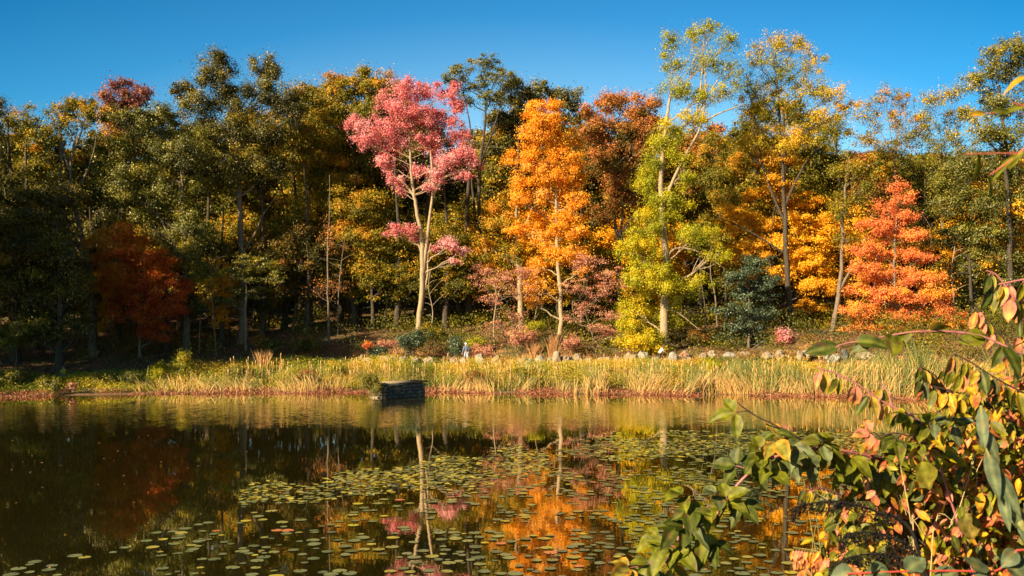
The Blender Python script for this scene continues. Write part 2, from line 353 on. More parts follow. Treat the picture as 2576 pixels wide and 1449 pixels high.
tree('locust', 'low yellow green understory tree reaching over the shade below the tall dark oak', 95, [(620, 885), (618, 760), (625, 660)],
     [(650, 660, 60, 22, .2), (600, 690, 60, 22), (680, 700, 45, 18, .1), (620, 735, 60, 18, -.1), (570, 760, 40, 16, -.1)], 'olive', .19, 2.6, .16, 'brown', .35, .8, 8)
tree('red_shade', 'deep red maple glowing in the shade at left', 92, [(352, 885), (350, 780), (345, 640)],
     [(330, 600, 60, 40, .2), (290, 650, 60, 40, .15), (370, 660, 70, 45, -.1), (310, 720, 70, 45, .1), (400, 720, 70, 45, -.2), (350, 790, 75, 40, -.15), (430, 770, 50, 30, -.25), (395, 835, 45, 25, -.2), (250, 610, 40, 40, .5)], 'redshade', .19, 3.2, .17, 'brown', .45, .9, 9)
tree('mid_a', 'golden green tree with a black leaning fork behind the tall dark oak', 107, [(715, 870), (722, 700), (730, 600), (745, 520), (735, 400)],
     [(770, 240, 45, 50, .1), (800, 330, 70, 60), (750, 420, 80, 60, .1), (830, 440, 70, 60, .2), (780, 540, 90, 60, .15), (700, 590, 70, 50, .2), (850, 560, 60, 50, .1), (760, 660, 90, 45, .25)], 'goldgreen', .24, 3, .34, 'dark',
     extra=[(.2, .06, [(724, 640), (700, 560), (705, 480)]), (.16, .05, [(742, 540), (790, 500), (820, 470)])])
tree('mid_b', 'golden brown oak crown on the skyline just left of the pink tree', 112, [(900, 865), (895, 400)],
     [(845, 225, 50, 45, .15), (905, 215, 50, 45, .15), (955, 215, 45, 40, .25), (990, 225, 25, 30, .1), (820, 280, 50, 50), (890, 290, 70, 55, .1), (960, 290, 60, 55), (870, 370, 80, 60), (930, 430, 80, 60)], 'goldgreen', .26, 3, .35, 'dark', top_bias=2)
tree('mid_c', 'yellow green understory tree filling the wood left of the pink tree trunk', 104, [(938, 850), (935, 700), (925, 600)],
     [(880, 520, 75, 50, .1), (960, 520, 65, 50), (900, 600, 80, 45, .2), (980, 620, 60, 40, -.05), (850, 660, 70, 40, .1), (940, 690, 70, 40, .2), (1010, 700, 45, 35)], 'goldgreen', .22, 2.8, .22, 'dark', .5)
tree('pink', 'rose pink tree with a pale forked trunk, the only all pink crown', 98, [(1050, 850), (1060, 740), (1062, 620), (1050, 540), (1040, 480), (1033, 400), (1028, 300)],
     [(1010, 222, 45, 28, .1), (985, 260, 45, 30, .05), (1060, 235, 45, 28, -.05), (1120, 235, 40, 28), (1150, 265, 30, 25, -.05), (1040, 290, 70, 35, -.1), (1110, 300, 60, 32, -.1), (975, 320, 55, 28, .1), (900, 315, 35, 22, .15), (920, 355, 42, 20, .1), (885, 300, 16, 12, .1),
      (1000, 365, 60, 28), (1080, 360, 50, 30, -.15), (1150, 340, 35, 25, 0), (1170, 385, 35, 25, .1), (1195, 410, 28, 14, .1), (1120, 410, 45, 25, .15), (970, 410, 32, 22, .1), (1050, 430, 40, 22, .15), (990, 455, 28, 16, .1), (1100, 445, 30, 16, .2), (1010, 480, 18, 10, .1), (1080, 470, 18, 14, .2), (1165, 440, 26, 12, .1),
      (1010, 578, 42, 15, -.1, -.5, 1), (980, 590, 20, 8, -.1, 0), (1045, 600, 16, 12, 0, 0), (1135, 612, 32, 16, .3, -.5), (1165, 632, 26, 10, .3, 0), (1140, 655, 20, 8, .2, 0), (1095, 625, 22, 7, .1, 0)], 'pink', .19, 2.3, .31, 'tan', .75, .62, 6, .55,
     extra=[(.22, .12, [(1064, 690), (1075, 600), (1082, 540), (1090, 480)]), (.16, .05, [(1090, 480), (1085, 400), (1075, 300)]), (.14, .05, [(1090, 490), (1115, 450), (1150, 435), (1190, 425)]), (.14, .05, [(1040, 490), (1015, 460), (985, 440)]), (.13, .04, [(1062, 640), (1050, 610), (1030, 590)]), (.12, .04, [(1072, 640), (1100, 622), (1140, 625)]),
            (.12, .05, [(1068, 730), (1076, 690), (1076, 650), (1084, 610)])], seed=5)
tree('feather', 'tall airy tree with feathery grey green top right of the pink crown', 106, [(1262, 880), (1235, 740), (1212, 640), (1205, 540), (1207, 440), (1218, 330), (1222, 250)],
     [(1215, 160, 45, 22, .2), (1160, 180, 40, 22, .1), (1250, 190, 50, 22, .1), (1130, 200, 25, 16), (1200, 215, 60, 20), (1290, 205, 25, 14), (1240, 250, 50, 25, 0, 0, .7), (1170, 250, 35, 22, 0, 0, .6)], 'feather', .22, 1.7, .34, 'dark', .4, .9, 14, 1.1,
     extra=[(.14, .04, [(1207, 440), (1190, 380), (1180, 300), (1165, 230)]), (.12, .04, [(1212, 400), (1240, 330), (1260, 260)])])
tree('green_mid', 'dark green tree filling the gap between the pink and the orange crowns', 112, [(1290, 880), (1285, 300)],
     [(1285, 235, 50, 40), (1330, 235, 40, 40), (1260, 300, 50, 45), (1320, 320, 50, 50), (1250, 400, 45, 60), (1300, 440, 50, 60), (1240, 500, 35, 50), (1280, 560, 40, 50)], 'darkoak', .26, 3, .35, 'dark')
tree('green_mid2', 'narrow dark green oak top between the orange crown and the round rust one', 110, [(1450, 880), (1445, 300)],
     [(1430, 250, 35, 32), (1455, 290, 30, 35), (1400, 250, 30, 35), (1470, 360, 40, 60), (1440, 420, 60, 70), (1475, 500, 40, 50), (1360, 235, 25, 25)], 'darkoak', .26, 3, .3, 'dark')
tree('orange', 'bright orange maple with a tall narrow crown right of centre', 94, [(1408, 900), (1410, 760), (1402, 650), (1400, 540), (1395, 400), (1375, 290)],
     [(1350, 270, 32, 20, .1), (1385, 265, 35, 20), (1370, 305, 55, 30), (1350, 345, 55, 30, .1), (1410, 350, 55, 35, -.1), (1330, 395, 55, 32), (1420, 400, 55, 35, -.1), (1370, 440, 85, 32, .1), (1320, 470, 42, 26, .1), (1430, 455, 45, 30), (1380, 495, 80, 28, .2), (1310, 500, 32, 18), (1450, 500, 32, 22, .1), (1390, 545, 75, 28, .1), (1310, 575, 42, 20, .15), (1360, 600, 55, 22, .3), (1440, 580, 50, 26, .1), (1400, 640, 60, 24), (1350, 665, 32, 22, .1), (1460, 640, 36, 22, .2), (1460, 680, 26, 14, .1), (1345, 715, 38, 18, .3), (1340, 760, 28, 16, .4)], 'orange', .19, 3.0, .24, 'tan', .6, .7, 6, .7)
tree('snag_mid', 'thick pale broken fork showing left of the orange crown', 101, [(1312, 880), (1306, 700), (1300, 560), (1296, 480)],
     [(1262, 560, 45, 40, .4), (1230, 620, 40, 40, .3), (1280, 640, 40, 40, .2), (1250, 700, 45, 40, .3)], 'goldgreen', .21, 2.4, .34, 'tan', .6, .9, 6, extra=[(.2, .1, [(1302, 600), (1325, 560), (1340, 520)])])
tree('round_rust', 'round rust and green oak crown between the orange maple and the yellow green tree', 103, [(1557, 890), (1556, 720), (1555, 610), (1545, 540), (1545, 440)],
     [(1510, 270, 45, 35, .15), (1560, 255, 50, 28, .2), (1620, 265, 45, 32, .15), (1500, 330, 55, 40, .05), (1570, 330, 70, 45), (1640, 330, 45, 50, .05), (1520, 400, 60, 45, 0), (1600, 410, 60, 45, -.1), (1560, 470, 60, 40, .1), (1610, 490, 45, 40, .1), (1520, 540, 45, 40, -.1)], 'rust', .23, 3, .34, 'brown', .6,
     extra=[(.22, .12, [(1558, 640), (1575, 570), (1598, 540)]), (.2, .1, [(1557, 620), (1566, 540), (1565, 470)])], top_bias=2)
tree('yg', 'tall yellow green tree with a stout tan trunk and a thin airy top', 91.5, [(1671, 900), (1672, 760), (1674, 640), (1664, 540), (1662, 470), (1668, 390), (1676, 310), (1690, 230)],
     [(1685, 105, 38, 28, -.1, 0, .4), (1755, 85, 40, 30, -.05, 0, .4), (1790, 70, 30, 22, 0, 0, .35), (1830, 110, 36, 30, -.2, 0, .35), (1700, 165, 46, 34, -.1, 0, .35), (1775, 155, 56, 38, -.1, 0, .35), (1700, 225, 46, 32, -.15, 0, .4), (1760, 240, 56, 34, .05, 0, .5), (1740, 300, 40, 26, .3, 0, .6), (1845, 180, 40, 32, -.2, 0, .3), (1820, 230, 40, 26, -.1, 0, .3),
      (1700, 330, 45, 36, .1, 0, .8), (1660, 380, 40, 45, .0), (1640, 450, 38, 50, .05), (1720, 430, 30, 40, 0, 0, .8), (1690, 510, 60, 45, .05), (1630, 560, 50, 45, .1), (1610, 640, 55, 45, .2), (1740, 600, 65, 36, 0, 0, .8), (1800, 640, 40, 26, .1, 0, .6), (1640, 710, 75, 45, .1), (1600, 780, 55, 40, .3), (1680, 790, 40, 40, .1), (1620, 850, 50, 26, .3), (1735, 720, 60, 36, .05, 0, .6)], 'yellowgreen', .17, 3.0, .41, 'tan', .9, .75, 12, .6,
     extra=[(.17, .05, [(1664, 530), (1695, 450), (1730, 380), (1762, 320), (1775, 240), (1772, 150)]), (.13, .03, [(1674, 650), (1700, 625), (1740, 628), (1780, 645), (1815, 670)]), (.1, .03, [(1750, 300), (1765, 200), (1770, 110), (1778, 60)]), (.1, .03, [(1735, 330), (1800, 290), (1850, 270), (1870, 262)]), (.09, .03, [(1672, 770), (1710, 790), (1760, 830)]), (.1, .03, [(1750, 290), (1800, 210), (1835, 150)])], low=1.2)
tree('vine_left', 'yellow leafed sapling low against the foot of the stout tan trunk', 90, [(1622, 905), (1620, 840)],
     [(1590, 860, 42, 26, .5), (1640, 875, 36, 22, .45), (1575, 825, 30, 22, .25)], 'yellowgreen', .18, 2.8, .06, 'brown', .7, .7)
tree('gold_tall', 'tall gold flecked tree with a dark straight trunk and open top', 96, [(1992, 892), (1985, 760), (1978, 640), (1975, 540), (1970, 440), (1962, 320), (1955, 200)],
     [(1945, 112, 44, 32, .1, 0, .7), (2000, 108, 36, 28, .15, 0, .7), (1905, 150, 44, 34, -.05, 0, .6), (2045, 150, 38, 36, .15, 0, .7), (1960, 180, 56, 36, -.1, 0, .7), (1885, 215, 50, 38, -.1, 0, .6), (2035, 222, 52, 40, 0, 0, .7), (1950, 255, 56, 34), (2090, 240, 42, 26, .3, 0, .8), (2125, 270, 44, 22, .4, 0, .8), (1880, 280, 44, 34, .1), (2060, 300, 56, 32, .3, 0, .8), (1920, 340, 55, 30, .3), (2000, 360, 60, 36, .4), (1870, 370, 42, 34, .3, 0, .7)], 'gold', .18, 1.7, .33, 'dark', 1, .75, 16, .7,
     extra=[(.15, .04, [(1975, 560), (1940, 480), (1915, 400), (1900, 300), (1880, 220)]), (.15, .04, [(1974, 520), (2010, 440), (2060, 370), (2110, 300), (2140, 260)]), (.1, .03, [(1978, 640), (1900, 590), (1840, 560), (1800, 545)])], low=1.3)
tree('amber_low', 'amber yellow maple spreading low around the dark straight trunk', 98, [(1940, 890), (1938, 700), (1935, 600)],
     [(1850, 530, 50, 26, .3), (1890, 490, 36, 20, .2), (1840, 570, 45, 22, .2), (1910, 560, 60, 30, .2), (1960, 470, 60, 38, -.1), (2010, 510, 60, 36, 0), (2040, 560, 60, 32, .2), (1990, 610, 70, 32, .3), (1900, 620, 70, 30), (1840, 650, 50, 26, -.1), (2030, 660, 62, 30, .3), (1960, 690, 66, 28, .2), (1870, 700, 50, 26, .1), (2060, 720, 50, 30, 0), (2030, 780, 50, 30, -.1), (2060, 840, 45, 30, -.1), (1960, 400, 70, 36, -.05)], 'amber', .2, 3.0, .22, 'dark', .4, .9, 6)
tree('yg_right', 'olive gold tree crown between the stout tan trunk and the amber maple', 100, [(1830, 890), (1825, 700), (1815, 600)],
     [(1800, 370, 42, 40, .1), (1850, 430, 55, 40, .2), (1790, 450, 45, 45), (1830, 500, 50, 40, .1), (1790, 560, 36, 36)], 'goldgreen', .2, 2.6, .18, 'dark', .6)
tree('gold_back', 'round olive gold crown behind the tall gold flecked tree', 112, [(1975, 880), (1970, 400)],
     [(1920, 300, 55, 40), (1990, 290, 60, 40, .1), (2050, 320, 50, 45, -.1), (1900, 380, 60, 50, .1), (1980, 390, 80, 60), (2070, 400, 60, 55, -.1), (2000, 470, 70, 50), (1860, 330, 40, 40)], 'goldgreen', .27, 2.8, .32, 'dark')
tree('bluegreen', 'blue green small tree with low boughs left of the dark straight trunk', 92, [(1885, 900), (1883, 780), (1880, 690)],
     [(1900, 660, 45, 28), (1860, 700, 50, 25), (1930, 710, 40, 28), (1890, 740, 60, 25), (1850, 780, 50, 22), (1920, 790, 50, 26), (1880, 825, 62, 22), (1830, 850, 36, 18), (1915, 860, 52, 22)], 'bluegreen', .2, 2.8, .12, 'brown', .4, .8, 6)
tree('leaner', 'forked grey trunk with sparse leaves between the amber and the salmon red maples', 93, [(2092, 885), (2106, 760), (2118, 660), (2122, 560), (2128, 460), (2135, 400)],
     [(2130, 430, 50, 40, .1), (2170, 480, 45, 36, -.1, 0, .8), (2110, 520, 36, 40, 0), (2130, 600, 36, 30, .1, 0, .6), (2100, 350, 40, 40)], 'goldgreen', .2, 1.9, .25, 'brown', .7, .9, 11,
     extra=[(.16, .09, [(2110, 735), (2128, 700), (2150, 662)]), (.1, .03, [(2128, 470), (2170, 430), (2200, 410)])])
tree('twiggy_a', 'brown twiggy tree with few leaves left in the right hand skyline gap', 108, [(2255, 880), (2255, 560), (2250, 400)],
     [(2230, 240, 40, 24, .3), (2270, 250, 36, 22, .4), (2200, 290, 44, 34, .2), (2260, 310, 50, 36, .2), (2180, 350, 40, 34, .1), (2240, 370, 60, 36, .1), (2300, 340, 40, 34, .1), (2290, 400, 50, 30)], 'goldgreen', .22, .9, .26, 'brown', .8, .8, 22, .8, low=1.3)
tree('twiggy_b', 'yellowing twiggy tree just left of the tall tree at the right edge', 107, [(2370, 880), (2370, 560), (2365, 400)],
     [(2350, 250, 36, 30, .4), (2395, 240, 26, 25, .35), (2330, 300, 40, 32, .3), (2390, 310, 44, 36, .2), (2350, 370, 50, 36, .1), (2420, 370, 40, 34, .1), (2360, 430, 60, 34)], 'olive', .22, 1.2, .24, 'brown', .8, .8, 20, .8, low=1.3)
tree('salmon', 'salmon red maple with tiered boughs and a pointed top', 92.5, [(2252, 895), (2252, 760), (2250, 640), (2258, 500)],
     [(2255, 470, 31, 25, -.1, 0, .6), (2285, 500, 31, 23, -.1, 0, .6), (2230, 520, 40, 23, -.1, 0, .7), (2270, 550, 57, 21, -.05, 0, .8), (2200, 565, 45, 18, -.05), (2240, 590, 71, 21, 0), (2310, 590, 47, 18), (2180, 625, 53, 18, .05), (2250, 640, 83, 21, .1), (2320, 645, 47, 18), (2170, 670, 47, 18, .1), (2230, 690, 88, 23, .15), (2320, 700, 53, 21), (2180, 730, 65, 21, .3), (2260, 745, 94, 23, .15), (2345, 750, 53, 21, .1), (2170, 780, 71, 21, .25), (2260, 795, 106, 25, .1), (2360, 790, 65, 21, .1), (2180, 830, 77, 21, .25), (2280, 840, 112, 23, .1), (2390, 825, 59, 23, .35), (2170, 860, 71, 18, .35), (2350, 720, 47, 34, .5)], 'salmon', .18, 2.6, .2, 'brown', .62, .9, 6, .7)
tree('olive_right', 'dense olive tree mass right of the salmon red maple', 98, [(2450, 890), (2452, 740), (2448, 560)],
     [(2420, 430, 60, 45), (2500, 420, 70, 50), (2390, 500, 55, 50), (2470, 510, 80, 55, -.1), (2560, 500, 60, 70), (2410, 590, 55, 50, -.1), (2500, 610, 80, 55, -.1), (2430, 680, 60, 45, .0), (2540, 700, 70, 60, -.1), (2410, 750, 40, 40, .1), (2500, 780, 80, 50)], 'olive', .22, 3.0, .3, 'dark', .6)
tree('right_tall', 'tallest tree at the right edge, olive gold with upright branches', 96, [(2545, 890), (2540, 600), (2530, 400), (2522, 280)],
     [(2500, 125, 32, 28, .1), (2550, 115, 36, 24, .15), (2580, 130, 36, 36), (2490, 175, 36, 34, 0), (2550, 185, 50, 40), (2450, 215, 32, 32, .2), (2500, 250, 46, 40), (2570, 260, 50, 46), (2430, 285, 30, 30, .2, 0, .8), (2470, 330, 50, 40, .1), (2550, 350, 56, 46)], 'olive', .22, 2.0, .32, 'dark', .9, .85, 12, low=1.3)
tree('dogwood', 'dusty pink leafed small tree under the orange maple', 92, [(1500, 900), (1488, 840), (1470, 780)],
     [(1450, 720, 45, 22, .1), (1510, 740, 45, 24), (1470, 775, 45, 20), (1530, 790, 36, 20), (1500, 820, 36, 16), (1440, 800, 28, 16), (1540, 700, 50, 36), (1480, 660, 50, 30), (1530, 840, 36, 28)], 'dogwood', .15, .62, .08, 'brown', .35, .7, 9, 1.2)
tree('dogwood2', 'dusty pink leafed small tree left of the orange maple trunk', 93, [(1300, 895), (1290, 820), (1275, 760)],
     [(1260, 700, 42, 24, .1), (1300, 735, 40, 24, .3), (1240, 760, 36, 22), (1290, 790, 42, 22), (1250, 820, 40, 16, -.1), (1225, 700, 46, 36), (1320, 690, 40, 30), (1300, 840, 36, 30)], 'dogwood', .15, .62, .08, 'brown', .35, .7, 9, 1.2)
# bare saplings that can be told apart
tree('bare_pale', 'pale thin bare trunk with drooping twigs in the dim wood left of centre', 97, [(828, 875), (826, 760), (824, 640), (828, 540), (829, 440)],
     [(828, 600, 30, 60, .5, 0, .12), (850, 720, 60, 40, .3, 0, .06), (790, 730, 50, 40, .3, 0, .06)], 'rust', .18, 1.5, .12, 'brown', .6, .8, 6, .45)

# --- protos for rows further back, copied
GBACK = 'trees of the back row closing the wood'
protos = []
def proto(key, label, leaf, shape, bark='dark', s=.34, cover=2.6, px=1288, Y=118):
    bl = []
    rs = np.random.RandomState(hash_(key))
    zb = 824
    k = F / Y                                   # px per metre
    gz = float(ground(0, Y)); pyb = HY - (gz - CH) * k
    for (dx, h, rx, rz, tb) in shape: bl.append((px + dx * k, pyb - h * k, rx * k, rz * k, tb))
    t = tree(key, label, Y, [(px, pyb), (px + .3 * k, pyb - 8 * k), (px - .2 * k, pyb - 17 * k)], bl, leaf, s, cover, .32, bark, group=GBACK, twigs=5)
    protos.append(t); return t
tallA = [(0, 20.5, 2.6, 2.0, .1), (-2.4, 18.5, 2.4, 2, 0), (2.6, 18, 2.5, 2.2, .1), (0, 16.5, 3.2, 2.4, 0), (-3, 14.5, 2.6, 2.2, 0), (3, 14, 2.8, 2.2, 0), (0, 12.5, 3.2, 2.3, .05), (-2.5, 10.5, 2.8, 2, .1), (2.5, 10, 2.8, 2.1, .1), (0, 8, 3, 2, .1)]
tallB = [(1, 21, 2, 2, .1), (-1.5, 20, 2, 1.8, .1), (2.5, 17.5, 2.2, 2, 0), (-2.8, 16.5, 2.3, 2.2, 0), (0, 15.5, 2.7, 2.3, -.05), (-1.5, 12.5, 3, 2, 0), (2.6, 13, 2.4, 2.2, 0), (0.5, 9.5, 3, 2.2, .1), (-2.6, 8.5, 2.2, 1.6, .1)]
lowC = [(0, 9.5, 2.4, 1.5, .1), (-2, 8, 2, 1.3, .1), (2.2, 7.8, 2.2, 1.3, .1), (0, 6.5, 2.8, 1.2, 0), (-2.4, 5.2, 2, 1, 0), (2, 4.8, 2.4, 1, 0), (0, 3.5, 2, .9, 0)]
pG = proto('pG', 'gold green tree high in the back row behind the centre of the wood', 'goldgreen', tallA)
pD = proto('pD', 'dark green tree high in the back row behind the feathery topped tree', 'darkoak', tallB, px=1230, Y=121)
pO = proto('pO', 'olive tree high in the back row behind the round rust oak', 'olive', tallA, px=1620, Y=119)
pR = proto('pR', 'rust coloured tree high in the back row behind the yellow green tree', 'rust', tallB, px=1760, Y=117)
pL = proto('pL', 'low golden understory tree deep in the wood behind the pink tree trunk', 'goldgreen', lowC, s=.24, px=1120, Y=104)
pM = proto('pM', 'low amber understory tree deep in the wood right of the pink tree trunk', 'amber', lowC, s=.24, cover=2.0, px=1190, Y=108)
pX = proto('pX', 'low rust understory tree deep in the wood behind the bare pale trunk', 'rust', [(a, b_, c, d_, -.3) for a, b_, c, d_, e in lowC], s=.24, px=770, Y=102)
skyx = [-200, 0, 60, 120, 190, 250, 315, 380, 420, 500, 560, 660, 740, 850, 950, 1060, 1150, 1230, 1300, 1400, 1480, 1560, 1650, 1750, 1850, 1960, 2060, 2160, 2250, 2350, 2450, 2550, 2800]
skyy = [300, 330, 300, 320, 330, 330, 300, 300, 290, 270, 230, 230, 215, 215, 205, 250, 300, 300, 230, 255, 290, 265, 270, 300, 320, 320, 330, 330, 340, 350, 350, 370, 400]
where = [(-150, 'beyond the left edge'), (40, 'behind the dark oak at the left edge'), (190, 'behind the half bare forked tree'), (330, 'behind the plum red top'), (470, 'behind the broad olive oak'), (610, 'behind the tall double crowned oak'), (760, 'behind the leaning black fork'), (900, 'behind the golden brown oak'), (1050, 'behind the rose pink crown'), (1210, 'behind the feathery topped tree'), (1380, 'behind the bright orange maple'), (1550, 'behind the round rust oak'), (1700, 'behind the yellow green tree'), (1850, 'behind the blue green tree'), (1980, 'behind the tall gold flecked tree'), (2120, 'behind the forked grey trunk'), (2260, 'behind the salmon red maple'), (2400, 'behind the yellowing twiggy tree'), (2540, 'behind the tall right edge tree'), (2800, 'beyond the right edge')]
def near_name(px): return min(where, key=lambda w: abs(w[0] - px))[1]
desc = {id(pG): 'gold green', id(pD): 'dark green', id(pO): 'olive', id(pR): 'rust toned', id(pL): 'golden', id(pM): 'amber', id(pX): 'rust'}
seen = {}
def uniq(lbl):
    seen[lbl] = seen.get(lbl, 0) + 1; n = seen[lbl]
    return lbl if n == 1 else lbl + ['', ', second', ', third', ', fourth', ', fifth', ', sixth', ', seventh', ', eighth', ', ninth', ', tenth', ', eleventh', ', twelfth'][min(n - 1, 11)]
rs = np.random.RandomState(4)
rows = [(115, 34), (127, 26)]
for Y, n in rows:
    for i in range(n):
        px = -330 + (3230) * (i + .5 + rs.uniform(-.3, .3)) / n
        X = sx(px, Y); gz = float(ground(X, Y))
        topz = CH - (np.interp(px, skyx, skyy) + rs.uniform(5, 50) + (Y - 115) * 1 - HY) * Y / F
        h = (topz - gz) / 22.5
        if px < 150: c = [pD, pG, pO, pD]
        elif px < 700: c = [pD, pO, pG, pD]
        elif px < 1100: c = [pG, pG, pD, pO]
        elif px < 1500: c = [pD, pG, pD, pO]
        elif px < 2100: c = [pR, pG, pD, pG]
        else: c = [pG, pO, pG, pR]
        pr = c[rs.randint(4)]
        copy_tree(pr, (X, Y + rs.uniform(-2, 2), gz), (rs.uniform(.9, 1.15), 1, max(h, .45)), rs.uniform(0, 6.28),
                  uniq('%s %s back row tree %s' % (desc[id(pr)], 'nearer' if Y < 120 else 'farther', near_name(px))), GBACK)
GUND = 'understory trees in the shade of the wood'
for i, (px, Y) in enumerate([(20, 93), (90, 95), (240, 96), (300, 99), (560, 99), (660, 101)]):
    X = sx(px, Y); gz = float(ground(X, Y)); s_ = (.6, .75, .8, .9, .85, .9)[i]
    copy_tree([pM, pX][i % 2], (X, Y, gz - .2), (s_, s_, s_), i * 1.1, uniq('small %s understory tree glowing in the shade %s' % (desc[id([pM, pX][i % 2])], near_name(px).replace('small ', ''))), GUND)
for i in range(27):
    px = -120 + 2800 * (i + .5 + rs.uniform(-.3, .3)) / 27; Y = rs.uniform(100, 111)
    X = sx(px, Y); gz = float(ground(X, Y))
    pr = ([pX, pL, pL] if px < 700 else [pL, pM, pL, pX] if px < 1500 else [pL, pM, pM, pX])[rs.randint(3)]
    s_ = rs.uniform(.8, 1.45)
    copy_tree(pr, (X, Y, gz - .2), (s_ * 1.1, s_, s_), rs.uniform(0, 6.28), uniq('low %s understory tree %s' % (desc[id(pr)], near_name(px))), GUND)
# trees beyond the left edge of the photograph, throwing the shade over the left bank
GL = 'trees beyond the left edge of the pond'
for i, (x, y, s_) in enumerate([(-62, 73, 1.0), (-70, 80, 1.15), (-58, 82, .95), (-80, 72, 1.2), (-66, 90, 1.1), (-54, 90, .9), (-76, 64, 1.0), (-88, 84, 1.2), (-52, 70, 1.0), (-57, 64, 1.2), (-50, 78, 1.1), (-48, 71, 1.2), (-53, 64, 1.25)]):
    copy_tree([pD, pO][i % 2], (x, y, float(ground(x, y))), (1.15 * s_, 1.15 * s_, s_), i * 1.3, uniq('tall oak on the left shore outside the picture'), GL)

# thin trunks standing in the dark wood
GT = 'thin trunks standing in the dim wood'
def sapling(px, Y, pytop, r, bark, label):
    X = sx(px, Y); base = np.array([X, Y, float(ground(X, Y))]); root = empty('sapling', base, label, 'sapling', GT)
    rs = np.random.RandomState(int(px)); w = Wood(); top = W(px + rs.uniform(-18, 18), pytop, Y)
    P = smooth_path([base - [0, 0, .2], base * .65 + top * .35 + rs.randn(3) * .15, base * .3 + top * .7 + rs.randn(3) * .2, top], 4)
    w.tube(P, np.linspace(r, r * .35, len(P)), 7)
    for k in range(9):
        a = P[rs.randint(3, len(P) - 1)]; d = nrm(np.array([rs.randn(), rs.randn() * .5, rs.uniform(-.1, .8)])) * rs.uniform(.8, 2.6)
        w.tube(bez(a, a + d * .5 + [0, 0, .2], a + d, 5), np.linspace(r * .35, .008, 5), 4)
    w.build('trunk', BK[bark], root, base)
for a in [(85, 95, 560, .13, 'dark', 'thin dark trunk under the dark oak near the left edge'), (500, 97, 700, .07, 'pale', 'slender pale trunk right of the deep red maple'),
          (545, 94, 640, .08, 'brown', 'slender curved trunk between the deep red maple and the tall oak'), (577, 101, 650, .1, 'dark', 'thin trunk just left of the tall oak trunk'),
          (672, 104, 640, .1, 'dark', 'thin dark trunk right of the tall oak trunk'), (735, 103, 600, .09, 'brown', 'thin trunk under the leaning black fork'), (850, 100, 600, .08, 'brown', 'thin trunk right beside the bare pale trunk'),
          (880, 108, 620, .12, 'dark', 'dark trunk between the bare pale one and the pink tree, left one'), (965, 106, 600, .16, 'dark', 'dark trunk between the bare pale one and the pink tree, middle one'), (1022, 105, 560, .14, 'dark', 'dark trunk just left of the pink tree fork'),
          (1082, 101, 680, .07, 'pale', 'thin pale trunk just right of the pink tree foot'), (1120, 106, 560, .16, 'dark', 'dark leaning trunk right of the pink tree foot'), (1160, 108, 600, .1, 'brown', 'thin trunk midway from the pink tree to the leaning feathery one'),
          (1340, 97, 700, .07, 'tan', 'thin tan trunk left of the orange maple trunk'), (1245, 96, 700, .09, 'tan', 'thin tan trunk beside the leaning feathery one'), (1455, 98, 660, .08, 'brown', 'thin trunk right of the orange maple trunk'),
          (1715, 95, 700, .07, 'tan', 'thin tan trunk right of the stout tan trunk'), (1775, 99, 640, .1, 'dark', 'dark thin trunk in the gap right of the stout tan trunk'), (1805, 101, 620, .1, 'brown', 'brown thin trunk left of the blue green tree'),
          (2190, 96, 640, .09, 'brown', 'thin trunk at the left side of the salmon maple'), (2400, 95, 620, .1, 'tan', 'thin tan trunk right of the salmon maple'), (2452, 94, 640, .22, 'dark', 'stout dark trunk beside the drooping foreground leaves at right'), (2330, 97, 560, .08, 'brown', 'thin trunk behind the right side of the salmon maple')]:
    sapling(*a)

